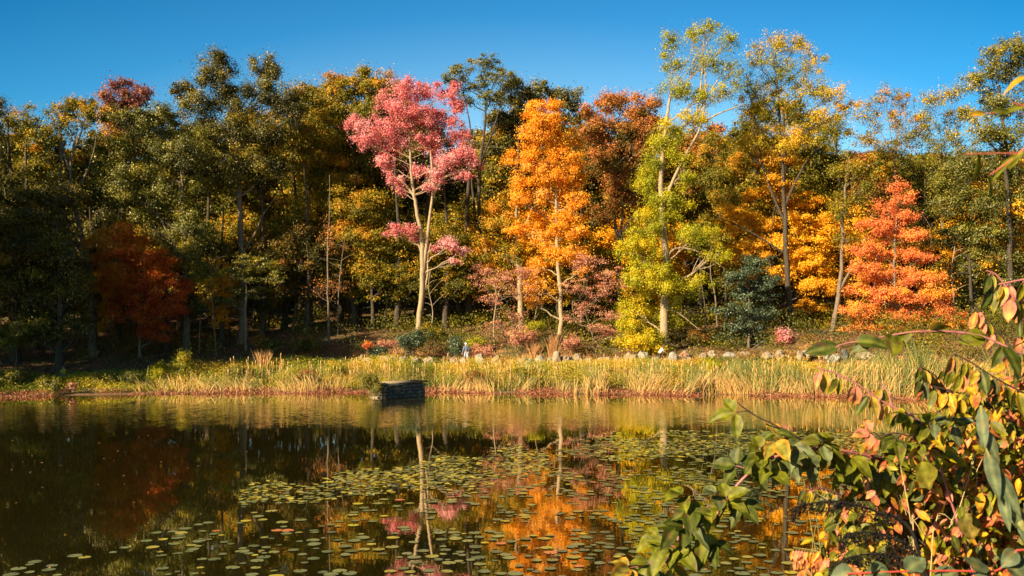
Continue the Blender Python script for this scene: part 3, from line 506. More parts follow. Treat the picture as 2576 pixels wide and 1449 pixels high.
# ------------------------------------------------------------------ shrubs
def shrub(label, px, py, rx, ry, leaf, Y=91, s=.16, cover=2.6, name='shrub', tb=0, flat=.7):
    if leaf == 'dogwood': cover *= .45
    rs = np.random.RandomState(int(px * 3 + py)); bl = [(px, py, rx * .7, ry * .8, tb)]
    for k in range(5): bl.append((px + rs.uniform(-.6, .6) * rx, py + rs.uniform(-.5, .5) * ry, rx * rs.uniform(.3, .5), ry * rs.uniform(.35, .55), tb + rs.uniform(-.1, .1)))
    tree('sh%d_%d' % (px, py), label, Y, [(px, py + ry), (px, py)], bl, leaf, s, cover, .05, 'brown', flat, .5, 4, name=name, cat='shrub')
for a in [('blue green shrub covering the foot of the pink tree', 1035, 862, 48, 38, 'bluegreen', 90), ('small blue green shrub left of the walker in the grey jacket', 1142, 868, 26, 34, 'bluegreen', 90),
          ('low grey green shrub left of the blue green one', 955, 882, 32, 16, 'bluegreen', 89), ('salmon pink low shrub between the grey green and blue green ones', 975, 868, 34, 16, 'dogwood', 91), ('small pink tipped shrub on the far left of the boulders', 925, 866, 18, 12, 'salmon', 90),
          ('brown gold shrub above the blue green shrub', 1090, 838, 36, 22, 'goldgreen', 94), ('orange pink shrub right of the walker in the grey jacket', 1215, 882, 36, 22, 'dogwood', 90), ('yellow shrub behind the orange pink shrub', 1195, 862, 28, 18, 'yellowgreen', 93),
          ('dusty pink shrub with bare stems left of the orange maple trunk', 1320, 850, 46, 30, 'dogwood', 91), ('yellow green shrub above the dusty pink shrub', 1345, 826, 34, 20, 'yellowgreen', 92), ('rusty pink shrub at the foot of the orange maple', 1440, 862, 40, 26, 'dogwood', 91),
          ('rose pink shrub hugging the dark straight trunk', 1970, 850, 26, 40, 'pink', 91), ('dark shrub in the shade at the far left shore', 25, 955, 50, 36, 'olive', 74), ('mixed olive shrub on the shore left of the yellow sweatshirt', 118, 968, 36, 26, 'olive', 73),
          ('small reddish shrub at the feet of the yellow sweatshirt', 178, 975, 16, 14, 'dogwood', 73), ('dark shrub in the shadow above the far left shore', 40, 850, 60, 45, 'olive', 84), ('shaded shrub under the leaning black fork', 700, 870, 60, 18, 'darkoak', 92),
          ('shaded brown shrub below the tall oak', 640, 860, 50, 20, 'rust', 94), ('dim shrub left of the bare pale trunk', 780, 868, 45, 16, 'darkoak', 93), ('rusty shrub in the dark gap right of the stout tan trunk', 1760, 850, 45, 26, 'rust', 94),
          ('golden shrub between the dark straight trunk and the forked grey one', 2045, 868, 40, 22, 'amber', 92), ('red tinged vine bush on the boulders right of the white shirted person', 1722, 893, 12, 12, 'dogwood', 86),
          ('rusty red bush among the reeds below the blue green tree', 1880, 912, 46, 26, 'rust', 80), ('dark shrub below the round rust oak', 1530, 870, 26, 22, 'darkoak', 94), ('leafy olive bush left of the stout dark trunk at right', 2420, 850, 40, 30, 'goldgreen', 92),
          ('orange brown bush lit by sun in the clearing at left', 340, 885, 40, 14, 'rust', 95)]:
    shrub(*a)
for a in [('rounded yellow green bush on the bank below the deep red maple', 395, 935, 36, 26, 'yellowgreen', 78), ('tall olive weed clump on the bank left of the russet grass tuft', 460, 912, 30, 30, 'golden', 78.5), ('olive bush low on the bank right of the yellow sweatshirt', 250, 958, 40, 20, 'olive', 76),
          ('grey green bush on the bank between the yellow sweatshirt and the yellow green bush', 325, 950, 32, 20, 'feather', 76.5), ('dark green weedy clump on the bank below the russet grass tuft', 600, 930, 46, 22, 'olive', 78), ('rust tinged weed clump on the bank left of the pier', 770, 945, 36, 20, 'rust', 77.5),
          ('green bush clump on the bank above the pier bush', 850, 925, 40, 18, 'golden', 79), ('rusty weed clump among the reeds right of the pier', 1190, 950, 40, 20, 'rust', 77), ('green weed clump among the reeds below the dusty pink shrub', 1330, 938, 46, 20, 'golden', 77.5), ('olive weed clump among the reeds below the stout tan trunk', 1620, 940, 50, 22, 'golden', 77),
          ('yellow green vine clump among the reeds left of the rusty red bush', 1790, 925, 40, 24, 'yellowgreen', 77)]:
    shrub(*a, s=.12, cover=2.2)
shrub('bare twigged bush growing against the left end of the stone pier', 926, 964, 40, 32, 'feather', 68.6, .09, 2.4, name='bush', tb=.45)

# ------------------------------------------------------------------ ground cover (uncountable)
def veg_mask(X): return np.interp(X, [-40, -25, -12, 8, 20, 34], [0, .12, .25, .5, .9, 1])
rs = np.random.RandomState(21)
def fbm(X, Y, s, seed=0): return np.array([noise.noise(Vector((x * s + seed, y * s, seed * 1.7))) for x, y in zip(X, Y)])
# goldenrod and leafy bank growth
n = 8200
X = rs.uniform(-46, 40, n); d = rs.uniform(.8, 12, n) ** 1.0; Y = shore(X) + d
hN = fbm(X, Y, .22, 3); keep = rs.rand(n) < np.interp(X, [-46, -20, 10, 25, 40], [1, 1, .9, .6, .5]); X, Y, d, hN = X[keep], Y[keep], d[keep], hN[keep]
n = len(X); hgt = np.clip(.85 + 1.5 * hN + rs.uniform(-.25, .35, n), .3, 1.9) * np.interp(d, [0, 2, 6, 9, 12], [.7, 1.15, .95, .45, .28]) * np.interp(X, [-46, -30, -24, -16], [.6, .6, 1.1, 1])
per = 40; idx = np.repeat(np.arange(n), per); N_ = len(idx)
g = rs.randn(N_, 3) * np.array([.28, .28, .12]); t = rs.rand(N_) ** .6
C = np.stack([X[idx] + g[:, 0], Y[idx] + g[:, 1], ground(X, Y)[idx] + hgt[idx] * t + g[:, 2]], -1)
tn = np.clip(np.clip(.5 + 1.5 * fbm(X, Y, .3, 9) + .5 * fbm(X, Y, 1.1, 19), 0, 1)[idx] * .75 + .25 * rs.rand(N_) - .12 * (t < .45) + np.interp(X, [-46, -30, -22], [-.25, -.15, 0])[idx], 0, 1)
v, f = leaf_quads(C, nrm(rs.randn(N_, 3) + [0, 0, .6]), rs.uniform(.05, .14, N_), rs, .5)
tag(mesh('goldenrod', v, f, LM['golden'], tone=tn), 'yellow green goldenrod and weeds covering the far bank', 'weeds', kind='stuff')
# reeds / cattails
def blades(X, Y, Z, H, Wd, lean, tone, rs, ybend=.3):
    n = len(X); a = rs.uniform(0, math.pi, n); ux = np.stack([np.cos(a), np.sin(a) * .5, np.zeros(n)], -1) * Wd[:, None]
    ld = np.stack([lean, rs.randn(n) * ybend * .3, np.zeros(n)], -1)
    B = np.stack([X, Y, Z], -1); pts = []
    for t, w in ((0, 1), (.5, .85), (.85, .55), (1, .12)):
        c = B + ld * (t ** 1.7)[None] if False else B + ld * t ** 1.7 + np.array([0, 0, 1]) * (H * t)[:, None]
        pts += [c - ux * w * .5, c + ux * w * .5]
    V = np.stack(pts, 1).reshape(-1, 3); o = np.arange(n)[:, None] * 8
    f = np.concatenate([o + np.array([[0, 1, 3, 2]]), o + np.array([[2, 3, 5, 4]]), o + np.array([[4, 5, 7, 6]])], 1).reshape(-1, 4)
    return V, f, np.repeat(tone, 3)
n = 52000
X = rs.uniform(-28, 42, n); d = np.abs(rs.gamma(1.3, 1.5, n)) + .05; Y = shore(X) + d
pm = fbm(X, Y * .6, .5, 5)
keep = (rs.rand(n) < veg_mask(X) * np.clip(.5 + 3.2 * pm, .05, 1)) & (d < 11); X, Y, d, pm = X[keep], Y[keep], d[keep], pm[keep]; n = len(X)
H = rs.uniform(.7, 2.0, n) * np.interp(X, [-24, 0, 20, 32], [.65, .8, 1.05, 1.6]) * (1 + .9 * pm) * np.interp(d, [0, 3, 6, 8, 11], [.85, .9, .7, .4, .25])
lw = fbm(X, Y, .35, 13); lean = (lw * 2.6 + .15 + rs.randn(n) * .38) * H * .6
green = rs.rand(n) < np.interp(d, [0, 1, 3, 8], [.12, .25, .5, .55]) * np.clip(1 - 1.2 * fbm(X, Y, .3, 31), .3, 1.4)
tone = np.where(green, rs.uniform(0, .42, n), rs.uniform(.5, 1, n)); H = np.where(green, H * 1.1, H * rs.uniform(.45, 1, n))
v, f, tn = blades(X, Y, ground(X, Y) - .05, H, rs.uniform(.03, .065, n), lean, tone, rs)
tag(mesh('reeds', v, f, LM['reed'], tone=tn), 'tan and green reeds standing along the far waterline', 'reeds', kind='stuff')
# brush under the wood
n = 2600; X = rs.uniform(-40, 50, n); d = rs.uniform(16.5, 40, n); Y = shore(X) + d; q = fbm(X, Y, .3, 41)
keep = rs.rand(n) < np.interp(X, [-40, -14, -6, 50], [.22, .25, 1, 1]) * np.clip(.8 + 1.6 * q, .1, 1); X, Y, q = X[keep], Y[keep], q[keep]; n = len(X); hh = np.clip(1.3 + 1.8 * q + rs.uniform(-.5, .7, n), .4, 3.0)
idx = np.repeat(np.arange(n), 60); N_ = len(idx); g = rs.randn(N_, 3) * np.array([.55, .5, .22])
C = np.stack([X[idx] + g[:, 0], Y[idx] + g[:, 1], ground(X, Y)[idx] + hh[idx] * rs.rand(N_) ** .7 + g[:, 2]], -1)
tn = np.clip(.35 + .9 * fbm(X, Y, .25, 47), 0, 1)[idx] * .6 + .4 * rs.rand(N_)
v, f = leaf_quads(C, nrm(rs.randn(N_, 3) + [0, 0, .6]), rs.uniform(.12, .24, N_), rs, .6)
tag(mesh('brush', v, f, LM['goldgreen'], tone=tn), 'low brush of gold, green and rust leaves under the trees', 'brush', kind='stuff')
# the wood far behind, one mass
n = 190000; X = rs.uniform(-90, 90, n); Y = rs.uniform(136, 150, n); g0 = ground(X, Y); Z = g0 + 15 * rs.rand(n) ** .9
v, f = leaf_quads(np.stack([X, Y, Z], -1), nrm(rs.randn(n, 3) + [0, -.4, .4]), rs.uniform(.3, .7, n), rs, .7)
tag(mesh('far_wood', v, f, LM['goldgreen'], tone=np.clip(rs.rand(n) * .6, 0, 1)), 'far depth of the wood seen between the trunks', 'wood', kind='stuff')
# cattail heads
n = 420; X = rs.uniform(-22, 34, n); d = rs.uniform(.3, 4, n); Y = shore(X) + d; Z = ground(X, Y); w = Wood()
for k in range(n):
    h = rs.uniform(1.2, 2.1); a = np.array([X[k], Y[k], Z[k]]); b_ = a + [rs.randn() * .15, 0, h]
    w.tube([a, b_], [.012, .01], 3); u = nrm(b_ - a); w.tube([b_ - u * .05, b_, b_ + u * .2, b_ + u * .24], [.012, .032, .032, .01], 5)
o = w.build('cattails', LM['reed'], None, (0, 0, 0)); tn = np.clip(rs.uniform(.7, 1, len(o.data.polygons)), 0, 1)
o.data.attributes.new('tone', 'FLOAT', 'FACE').data.foreach_set('value', tn.astype(np.float32)); tag(o, 'pale fluffy cattail heads above the reeds', 'cattails', kind='stuff')
# red weed along the waterline
n = 26000; X = rs.uniform(-44, 40, n); d = rs.uniform(-.9, 1.6, n); Y = shore(X) + d
keep = fbm(X, Y, .3, 7) > -.25; X, Y, d = X[keep], Y[keep], d[keep]; n = len(X)
C = np.stack([X, Y, np.maximum(ground(X, Y), .0) + rs.rand(n) * .28 * np.clip(d + .9, 0, 1) + .02], -1)
v, f = leaf_quads(C, nrm(rs.randn(n, 3) + [0, 0, .8]), rs.uniform(.08, .2, n), rs, .35)
tag(mesh('red_weed', v, f, LM['redmat'], tone=rs.rand(n)), 'low reddish weed fringing the far waterline', 'weed', kind='stuff')
# leaf litter
n = 60000; X = rs.uniform(-55, 48, n); Y = shore(X) + rs.uniform(9, 45, n); Z = ground(X, Y) + .04
v, f = leaf_quads(np.stack([X, Y, Z], -1), nrm(rs.randn(n, 3) * .35 + [0, 0, 1]), rs.uniform(.1, .24, n), rs, .7)
tag(mesh('leaf_litter', v, f, LM['litter'], tone=rs.rand(n)), 'brown and orange fallen leaves on the forest floor', 'fallen leaves', kind='stuff')
# weeds between boulders and wood
n = 30000; X = rs.uniform(-12, 40, n); d = rs.uniform(10, 19, n); Y = shore(X) + d; q = fbm(X, Y, .4, 17); keep = (q > -.05) & ((d < 12) | (d > 15.8)); X, Y, q = X[keep], Y[keep], q[keep]; n = len(X)
v, f, tn = blades(X, Y, ground(X, Y), rs.uniform(.15, .6, n) * (.5 + 1.2 * np.clip(q, 0, .6)), rs.uniform(.03, .06, n), rs.randn(n) * .15, np.clip(rs.uniform(.1, 1, n), 0, 1), rs)
tag(mesh('dry_grass', v, f, LM['drygrass'], tone=tn), 'dry orange grass and weeds around the boulders', 'grass', kind='stuff')
def tuft(label, px, Y, h, n=90, tone=(.2, .9), spread=.35):
    X0 = sx(px, Y); z = float(ground(X0, Y)); rs = np.random.RandomState(int(px))
    X = X0 + rs.randn(n) * .18; YY = Y + rs.randn(n) * .15
    v, f, tn = blades(X, YY, np.full(n, z), rs.uniform(.6, 1, n) * h, np.full(n, .045), (X - X0) * 1.5 + rs.randn(n) * spread * .5 + .1, rs.uniform(*tone, n), rs)
    tag(mesh('grass_tuft', v, f, LM['drygrass'], tone=tn, origin=(X0, Y, z)), label, 'grass tuft', 'tall grass tufts on the bank')
tuft('russet grass tuft standing above the bank below the tall dark oak', 660, 82, 1.9)
tuft('russet tall grass tuft at the foot of the orange maple', 1392, 88, 2.6, 120)
tuft('straw coloured grass tuft left of the russet one by the orange maple', 1345, 89, 1.8)
tuft('tan plumed grass tuft beside the pink hugging shrub', 2030, 86, 1.4)

# ------------------------------------------------------------------ boulders
M_ROCK = [solid_mat('pale_boulder_stone', (.13, .115, .08), (.50, .44, .34), 1.7, .85, .8, bdist=.08), solid_mat('buff_boulder_stone', (.12, .09, .05), (.46, .34, .21), 1.7, .85, .8, bdist=.08),
          solid_mat('dark_boulder_stone', (.07, .065, .06), (.18, .165, .15), 2.2, .85, .8, bdist=.08)]
B = [(637, 905, 14, 8, 1), (729, 904, 14, 6, 1), (909, 899, 6, 9, 1), (923, 906, 20, 9, 0), (972, 901, 12, 9, 1), (991, 906, 14, 10, 0), (1013, 905, 12, 12, 0), (1045, 905, 11, 8, 1), (1061, 909, 9, 7, 1), (1079, 906, 14, 9, 1), (1141, 906, 13, 8, 1), (1167, 907, 16, 10, 0), (1207, 900, 12, 12, 0),
     (1248, 909, 20, 16, 1), (1315, 908, 16, 9, 1), (1335, 911, 18, 10, 0), (1361, 907, 20, 11, 0), (1383, 906, 8, 8, 0), (1400, 896, 13, 15, 1), (1424, 902, 18, 10, 1), (1452, 901, 20, 12, 1), (1478, 907, 12, 9, 1), (1519, 905, 22, 8, 1), (1555, 905, 18, 10, 1), (1584, 898, 18, 13, 1), (1614, 898, 25, 16, 0), (1646, 905, 20, 9, 0), (1672, 908, 14, 9, 1),
     (1695, 898, 16, 13, 0), (1729, 895, 14, 14, 1), (1769, 897, 18, 10, 1), (1790, 892, 14, 10, 1), (1836, 891, 16, 8, 0), (1876, 893, 20, 11, 1), (1930, 892, 16, 9, 1), (1961, 890, 22, 11, 1), (2012, 892, 10, 13, 1), (2034, 886, 14, 8, 0), (2079, 894, 8, 8, 0), (2097, 901, 16, 9, 0), (2124, 894, 13, 17, 2), (2143, 900, 12, 9, 2), (2179, 894, 22, 9, 1), (2391, 896, 14, 13, 0)]
lm = [(640, 'the russet grass tuft'), (905, 'the small pink tipped shrub'), (1173, 'the walker in the grey jacket'), (1408, 'the orange maple trunk'), (1662, 'the person in the white top'), (1990, 'the dark straight trunk'), (2252, 'the salmon maple')]
ordn = ['first', 'second', 'third', 'fourth', 'fifth', 'sixth', 'seventh', 'eighth', 'ninth']
cnt = {}
order = sorted(range(len(B)), key=lambda k: min(abs(B[k][0] - a) for a, _ in lm)); blabel = {}
for k in order:
    a, nm = min(lm, key=lambda q: abs(B[k][0] - q[0])); side = 'left' if B[k][0] < a else 'right'
    c = cnt.get((a, side), 0); cnt[(a, side)] = c + 1
    col_ = ('pale grey', 'buff', 'dark grey')[B[k][4]]; sz = 'small' if B[k][2] < 13 else 'large' if B[k][2] >= 20 else 'middling'
    blabel[k] = '%s %s boulder, %s to the %s of %s' % (sz, col_, ordn[c], side, nm)
import bmesh
for k, (px, py, rx, ry, mi) in enumerate(B):
    Y = 84.6 + (k % 3) * .35; X = sx(px, Y); r = .85 * rx * (.8 + .4 * ((k * 7) % 5) / 4) * Y / F; ztop = CH - (py - ry * .8 - HY) * Y / F; z0 = ztop - 2 * max(ry * 1.25 * Y / F, .3)
    bm = bmesh.new(); bmesh.ops.create_icosphere(bm, subdivisions=3, radius=1)
    hz = (ztop - z0) / 2
    for vv in bm.verts:
        p_ = vv.co.copy(); q = noise.noise(p_ * 1.1 + Vector((k * 3.1, k, 0))) * .5 + noise.noise(p_ * 2.7 + Vector((k, 0, k))) * .2
        q = round(q * 5) / 5 * .45 + q * .55
        p_ *= (1 + q); vv.co = Vector((p_.x * r, p_.y * r * .8, p_.z * hz))
    me = bpy.data.meshes.new('boulder'); bm.to_mesh(me); bm.free(); me.materials.append(M_ROCK[mi])
    for pl in me.polygons: pl.use_smooth = (k % 2 == 0)
    o = bpy.data.objects.new('boulder', me); COL.objects.link(o); o.location = (X, Y, z0 + hz); o.rotation_euler = (0, RS.uniform(-.15, .15), RS.uniform(-.4, .4))
    tag(o, blabel[k], 'boulder', 'boulders lining the path on the bank')

# ------------------------------------------------------------------ stone pier
M_STONE = solid_mat('dark_rubble_stone', (.045, .038, .03), (.26, .21, .15), 2.4, .9, .9, bdist=.06, spots=(.45, .37, .26))
M_MORTAR = solid_mat('mortar', (.05, .045, .04), (.12, .11, .09), 8, .95, .6)
M_CAP = solid_mat('weathered_cap_slab', (.22, .16, .10), (.42, .32, .20), 5, .9, .6)
pA = np.array([-8.97, 69.3]); pB = np.array([-6.41, 72.7]); uf = nrm(pB - pA); ul = np.array([-uf[1], uf[0]]); LF = np.linalg.norm(pB - pA); LL = 1.0
pier = empty('stone_pier', (pA[0], pA[1], 0), 'low dark stone pier with a flat slab top at the far bank', 'stone pier')
org = np.array([pA[0], pA[1], 0])
def boxv(o2, a, b, c0, c1, z0, z1, jit=0, rs=None):
    """box: from o2 along uf a0..a1 and ul b0..b1"""
    v = []
    for z in (z0, z1):
        for (s_, t_) in ((a, c0), (b, c0), (b, c1), (a, c1)):
            q = o2 + uf * s_ + ul * t_; v.append([q[0], q[1], z])
    v = np.array(v)
    if jit: v += rs.randn(8, 3) * jit
    return v
BF = np.array([[0, 3, 2, 1], [4, 5, 6, 7], [0, 1, 5, 4], [1, 2, 6, 5], [2, 3, 7, 6], [3, 0, 4, 7]])
mesh('core', boxv(pA, .05, LF - .05, .05, LL - .05, -.6, .9), BF, M_MORTAR, pier, origin=org)
rs = np.random.RandomState(3); V = []; Fc = []; nb_ = 0
def stone_wall(o2, du, dn, length):
    global nb_
    z = -.12
    while z < .86:
        h = min(rs.uniform(.17, .3), .88 - z)
        if h < .07: break
        s_ = 0
        while s_ < length - .05:
            w_ = min(rs.uniform(.2, .55), length - s_); dp = rs.uniform(.03, .1)
            bm = bmesh.new(); bmesh.ops.create_cube(bm, size=1); bmesh.ops.subdivide_edges(bm, edges=bm.edges[:], cuts=2, use_grid_fill=True)
            base_n = len(bm.verts); co = []
            for vv in bm.verts:
                p_ = vv.co * 2; l_ = p_.length_squared
                p_ = p_ * (1 - .10 * max(0, l_ - 1)) ; p_ += Vector(rs.randn(3) * .05)
                su = s_ + w_ / 2 + p_.x * (w_ - .02) * .5; zz = z + h / 2 + p_.z * (h - .02) * .5; nn = p_.y * .12
                q = o2 + du * su + dn * (nn - .0 + dp * .4); co.append([q[0], q[1], zz])
            V.append(np.array(co)); Fc.append(np.array([[x.index for x in fc.verts] for fc in bm.faces]) + nb_); nb_ += base_n; bm.free()
            s_ += w_
        z += h
stone_wall(pA, uf, -ul, LF); stone_wall(pA + ul * LL, -ul, -uf, LL); stone_wall(pB, ul, uf, LL)
mesh('wall', np.concatenate(V), np.concatenate(Fc), M_STONE, pier, origin=org)
bm = bmesh.new(); cv = boxv(pA, -.16, LF + .2, -.18, LL + .1, .9, 1.04, .008, rs); cv -= org
mesh('cap_slab', cv, BF, M_CAP, pier); bm.free()
mesh('footing_ledge', boxv(pA, -.4, .3, .2, .9, -.4, .07, .03, rs), BF, M_CAP, pier, origin=org)

# ------------------------------------------------------------------ lily pads
pads = []; occ = {}
rs = np.random.RandomState(8)
ux = [-300, 0, 330, 520, 640, 900, 1000, 1200, 1330, 1440, 1550, 1800, 2100, 2900]; uy = [1449, 1425, 1362, 1262, 1228, 1195, 1172, 1142, 1122, 1118, 1096, 1086, 1084, 1084]
tries = 0
while tries < 52000:
    tries += 1
    Y = rs.uniform(17, 47.3); X = rs.uniform(-.6 * Y, .62 * Y)
    if tries % 4: Y = rs.uniform(25, 47); X = rs.uniform(-12, 28)
    px = CX + X / Y * F; py = HY + CH / Y * F
    e = py - np.interp(px, ux, uy) + 7 * math.sin(px * .03) + 26 * noise.noise(Vector((X * .45, Y * .45, 9))) + 12 * noise.noise(Vector((X * 1.5, Y * 1.2, 2)))
    if e < 0: continue
    nv_ = noise.noise(Vector((X * .55, Y * .35, 0))) * .5 + noise.noise(Vector((X * 1.6, Y * .9, 4))) * .35
    band = (600 < px < 1380 and e < np.interp(px, [600, 900, 1150, 1380], [38, 55, 85, 70])) or (px >= 1500 and e < 58)
    if band: dens = .52 + 1.3 * nv_
    else:
        dens = .07 + .95 * nv_
        if px < 1400 and e < 100: dens -= .10
        if py > 1335: dens += .24
        if px > 1250: dens += .03
        if px < 1250 and 1270 < py < 1340: dens -= .02
    if rs.rand() > dens * 1.25: continue
    r = (.05 + .11 * rs.rand() ** .7) if not band else rs.uniform(.045, .115)
    key = (int(X / .34), int(Y / .34)); bad = False
    lim = .62 if band else .95
    for a in (-1, 0, 1):
        for b_ in (-1, 0, 1):
            for (x2, y2, r2) in occ.get((key[0] + a, key[1] + b_), ()):
                if (X - x2) ** 2 + (Y - y2) ** 2 < ((r + r2) * lim) ** 2: bad = True
    if bad: continue
    occ.setdefault(key, []).append((X, Y, r)); pads.append((X, Y, r, band, px, py))
def pad_mesh(X, Y, r, band, rs, local=False):
    k = 14; th = np.linspace(.16, 2 * math.pi - .16, k) + rs.uniform(0, 6.28)
    rr = r * (1 + .05 * np.sin(th * 3 + rs.uniform(0, 6)) ); tx, ty = (rs.randn(2) * (.05 if band else .015)); z0 = .006 + rs.rand() * .012
    curl = rs.uniform(0, .35) if (band and rs.rand() < .45) else 0.0
    cx_ = np.cos(th) * rr; cy_ = np.sin(th) * rr
    zz = z0 + np.abs(tx) * r + np.abs(ty) * r + tx * cx_ + ty * cy_ + curl * r * np.maximum(0, np.cos(th - rs.uniform(0, 6))) ** 2
    v = np.concatenate([[[0, 0, z0 + (abs(tx) + abs(ty)) * r - .002]], np.stack([cx_, cy_, zz], -1)])
    f = np.array([[0, i, i + 1] for i in range(1, k)])
    if not local: v = v + np.array([X, Y, 0])
    return v, f
rs2 = np.random.RandomState(5)
def pad_tone(band, px):
    if band: return np.clip(rs2.choice([rs2.uniform(.2, .85), rs2.uniform(.85, .935)], p=[.7, .3]), 0, 1)
    return rs2.uniform(0, .8) if rs2.rand() < .93 else rs2.uniform(.82, 1)
vis = sorted([p_ for p_ in pads if p_[4] < 2150 and -40 < p_[4] and p_[5] < 1460 and not p_[3]], key=lambda p_: -p_[5])[:290]
visset = set(id(p_) for p_ in vis)
v, f, tn, nb_ = [], [], [], 0
for p_ in pads:
    if id(p_) in visset: continue
    a, b_ = pad_mesh(*p_[:4], rs2); v.append(a); f.append(b_ + nb_); nb_ += len(a); tn += [pad_tone(p_[3], p_[4])] * len(b_)
tag(mesh('lily_pads', np.concatenate(v), np.concatenate(f), LM['pad'], tone=tn), 'green and yellow lily pads crowding the middle of the pond', 'lily pads', kind='stuff')
for p_ in vis:
    a, b_ = pad_mesh(*p_[:4], rs2, True); t = pad_tone(p_[3], p_[4])
    o = mesh('lily_pad', a, b_, LM['pad'], tone=[t] * len(b_)); o.location = (p_[0], p_[1], 0)
    side = 'left' if p_[4] < 858 else 'middle' if p_[4] < 1500 else 'right'
    lb = ('flat green' if t < .8 else 'yellowed' if t < .945 else 'rusty brown') + ' lily pad among the nearest floating ones, in the %s part of the pond' % side
    tag(o, lb, 'lily pad', 'nearest lily pads floating on the pond')

n = 420; Y = rs.uniform(17, 68, n); X = rs.uniform(-.6, .6, n) * Y
v, f = leaf_quads(np.stack([X, Y, np.full(n, .012)], -1), nrm(rs.randn(n, 3) * .06 + [0, 0, 1]), rs.uniform(.05, .12, n), rs, .7)
tag(mesh('floating_leaves', v, f, LM['litter'], tone=rs.uniform(.4, 1, n)), 'small orange and yellow fallen leaves drifting on the pond', 'fallen leaves', kind='stuff')
# ------------------------------------------------------------------ people
M_SKIN = solid_mat('skin', (.50, .27, .18), (.60, .34, .24), 3, .6, .05)
def skin_obj(name, P, E, R, m, parent, sub=2):
    me = bpy.data.meshes.new(name); me.from_pydata([tuple(p_) for p_ in P], E, [])
    o = bpy.data.objects.new(name, me); COL.objects.link(o)
    md = o.modifiers.new('skin', 'SKIN'); md.use_smooth_shade = True
    for k, sv in enumerate(me.skin_vertices[0].data):
        r = R[k]; sv.radius = r if isinstance(r, tuple) else (r, r); sv.use_root = (k == 0)
    s_ = o.modifiers.new('sub', 'SUBSURF'); s_.levels = sub; s_.render_levels = sub
    dg = bpy.context.evaluated_depsgraph_get(); ev = o.evaluated_get(dg); nm = bpy.data.meshes.new_from_object(ev)
    o.modifiers.clear(); o.data = nm; bpy.data.meshes.remove(me); nm.name = name
    nm.materials.clear(); nm.materials.append(m)
    for pl in nm.polygons: pl.use_smooth = True
    o.parent = parent; return o
def person(label, X, Y, z, J, mats, rz=0, scale=1, hair_long=False):
    """J: pelvis, chest, neck, head, per side shoulder, elbow, wrist, hip, knee, ankle (local, metres; +y is the way the figure faces)"""
    root = empty('person', (X, Y, z), label, 'person'); root.rotation_euler = (0, 0, rz); root.scale = (scale,) * 3
    V3 = lambda t: Vector(t)
    pel, wai, che, nek, hd = [V3(J[k]) for k in ('pelvis', 'waist', 'chest', 'neck', 'head')]
    P = [pel, wai, che, nek, hd - (hd - nek) * .25, hd, hd + (hd - nek).normalized() * .09]; R = [(.15, .11), (.13, .10), (.17, .11), .055, (.07, .08), (.078, .098), (.05, .06)]
    E = [(0, 1), (1, 2), (2, 3), (3, 4), (4, 5), (5, 6)]
    fw = V3(J.get('face', (0, 1, 0))).normalized()
    P += [hd + fw * .105 - Vector((0, 0, .015))]; R += [.016]; E += [(5, 7)]         # nose
    sl, tr, sh = [], [], []
    for s_ in ('L', 'R'):
        a, b_, c, h_, k_, f_ = [V3(J[s_][q]) for q in range(6)]
        n0 = len(P); P += [a, b_, c]; R += [.06, .045, .032]; E += [(2, n0), (n0, n0 + 1), (n0 + 1, n0 + 2)]
        d = (c - b_).normalized(); pm = c + d * .07; P += [pm]; R += [(.036, .02)]; E += [(n0 + 2, n0 + 3)]
        sd = d.cross(Vector((0, 1, 0)) if abs(d.y) < .9 else Vector((0, 0, 1))).normalized()
        for q, (o_, ln) in enumerate(((-.028, .065), (-.01, .08), (.01, .076), (.028, .06))):
            m0 = len(P); P += [pm + d * .03 + sd * o_, pm + d * (.03 + ln * .55) + sd * o_ * 1.15, pm + d * (.03 + ln) + sd * o_ * 1.1 + fw * .02]; R += [.011, .009, .008]; E += [(n0 + 3, m0), (m0, m0 + 1), (m0 + 1, m0 + 2)]
        m0 = len(P); P += [c + d * .03 + fw * .035, c + d * .075 + fw * .06]; R += [.012, .01]; E += [(n0 + 2, m0), (m0, m0 + 1)]
        n1 = len(P); P += [h_, k_, f_, f_ + Vector((0, .10, -.04))]; R += [.09, .06, .045, (.04, .03)]; E += [(0, n1), (n1, n1 + 1), (n1 + 1, n1 + 2), (n1 + 2, n1 + 3)]
        sl.append((a, b_, c)); tr.append((h_, k_, f_)); sh.append(f_)
    skin_obj('body', P, E, R, M_SKIN, root)
    # top with sleeves
    end = mats.get('sleeve', 1.0)
    TP = [pel + Vector((0, 0, .02)), wai, che, che.lerp(nek, .7)]; TR = [(.19, .15), (.175, .145), (.205, .15), (.085, .08)]; TE = [(0, 1), (1, 2), (2, 3)]
    for (a, b_, c) in sl:
        n0 = len(TP)
        if end < 1: TP += [a, a.lerp(b_, .6)]; TR += [.085, .075]; TE += [(2, n0), (n0, n0 + 1)]
        else: TP += [a, b_, b_.lerp(c, .93)]; TR += [.09, .072, .055]; TE += [(2, n0), (n0, n0 + 1), (n0 + 1, n0 + 2)]
    skin_obj(mats['top_name'], TP, TE, TR, mats['top'], root)
    QP = [pel + Vector((0, 0, .04))]; QR = [(.17, .13)]; QE = []
    for (a, b_, c) in tr:
        n0 = len(QP); QP += [a, b_, b_.lerp(c, .95)]; QR += [.105, .078, .065]; QE += [(0, n0), (n0, n0 + 1), (n0 + 1, n0 + 2)]
    skin_obj('trousers', QP, QE, QR, mats['bottom'], root)
    up = (hd - nek).normalized(); HP = [hd - fw * .04 + up * .04, hd + up * .10 - fw * .01, hd - fw * .075 - up * .03]; HR = [(.085, .095), (.07, .075), .06]; HE = [(0, 1), (0, 2)]
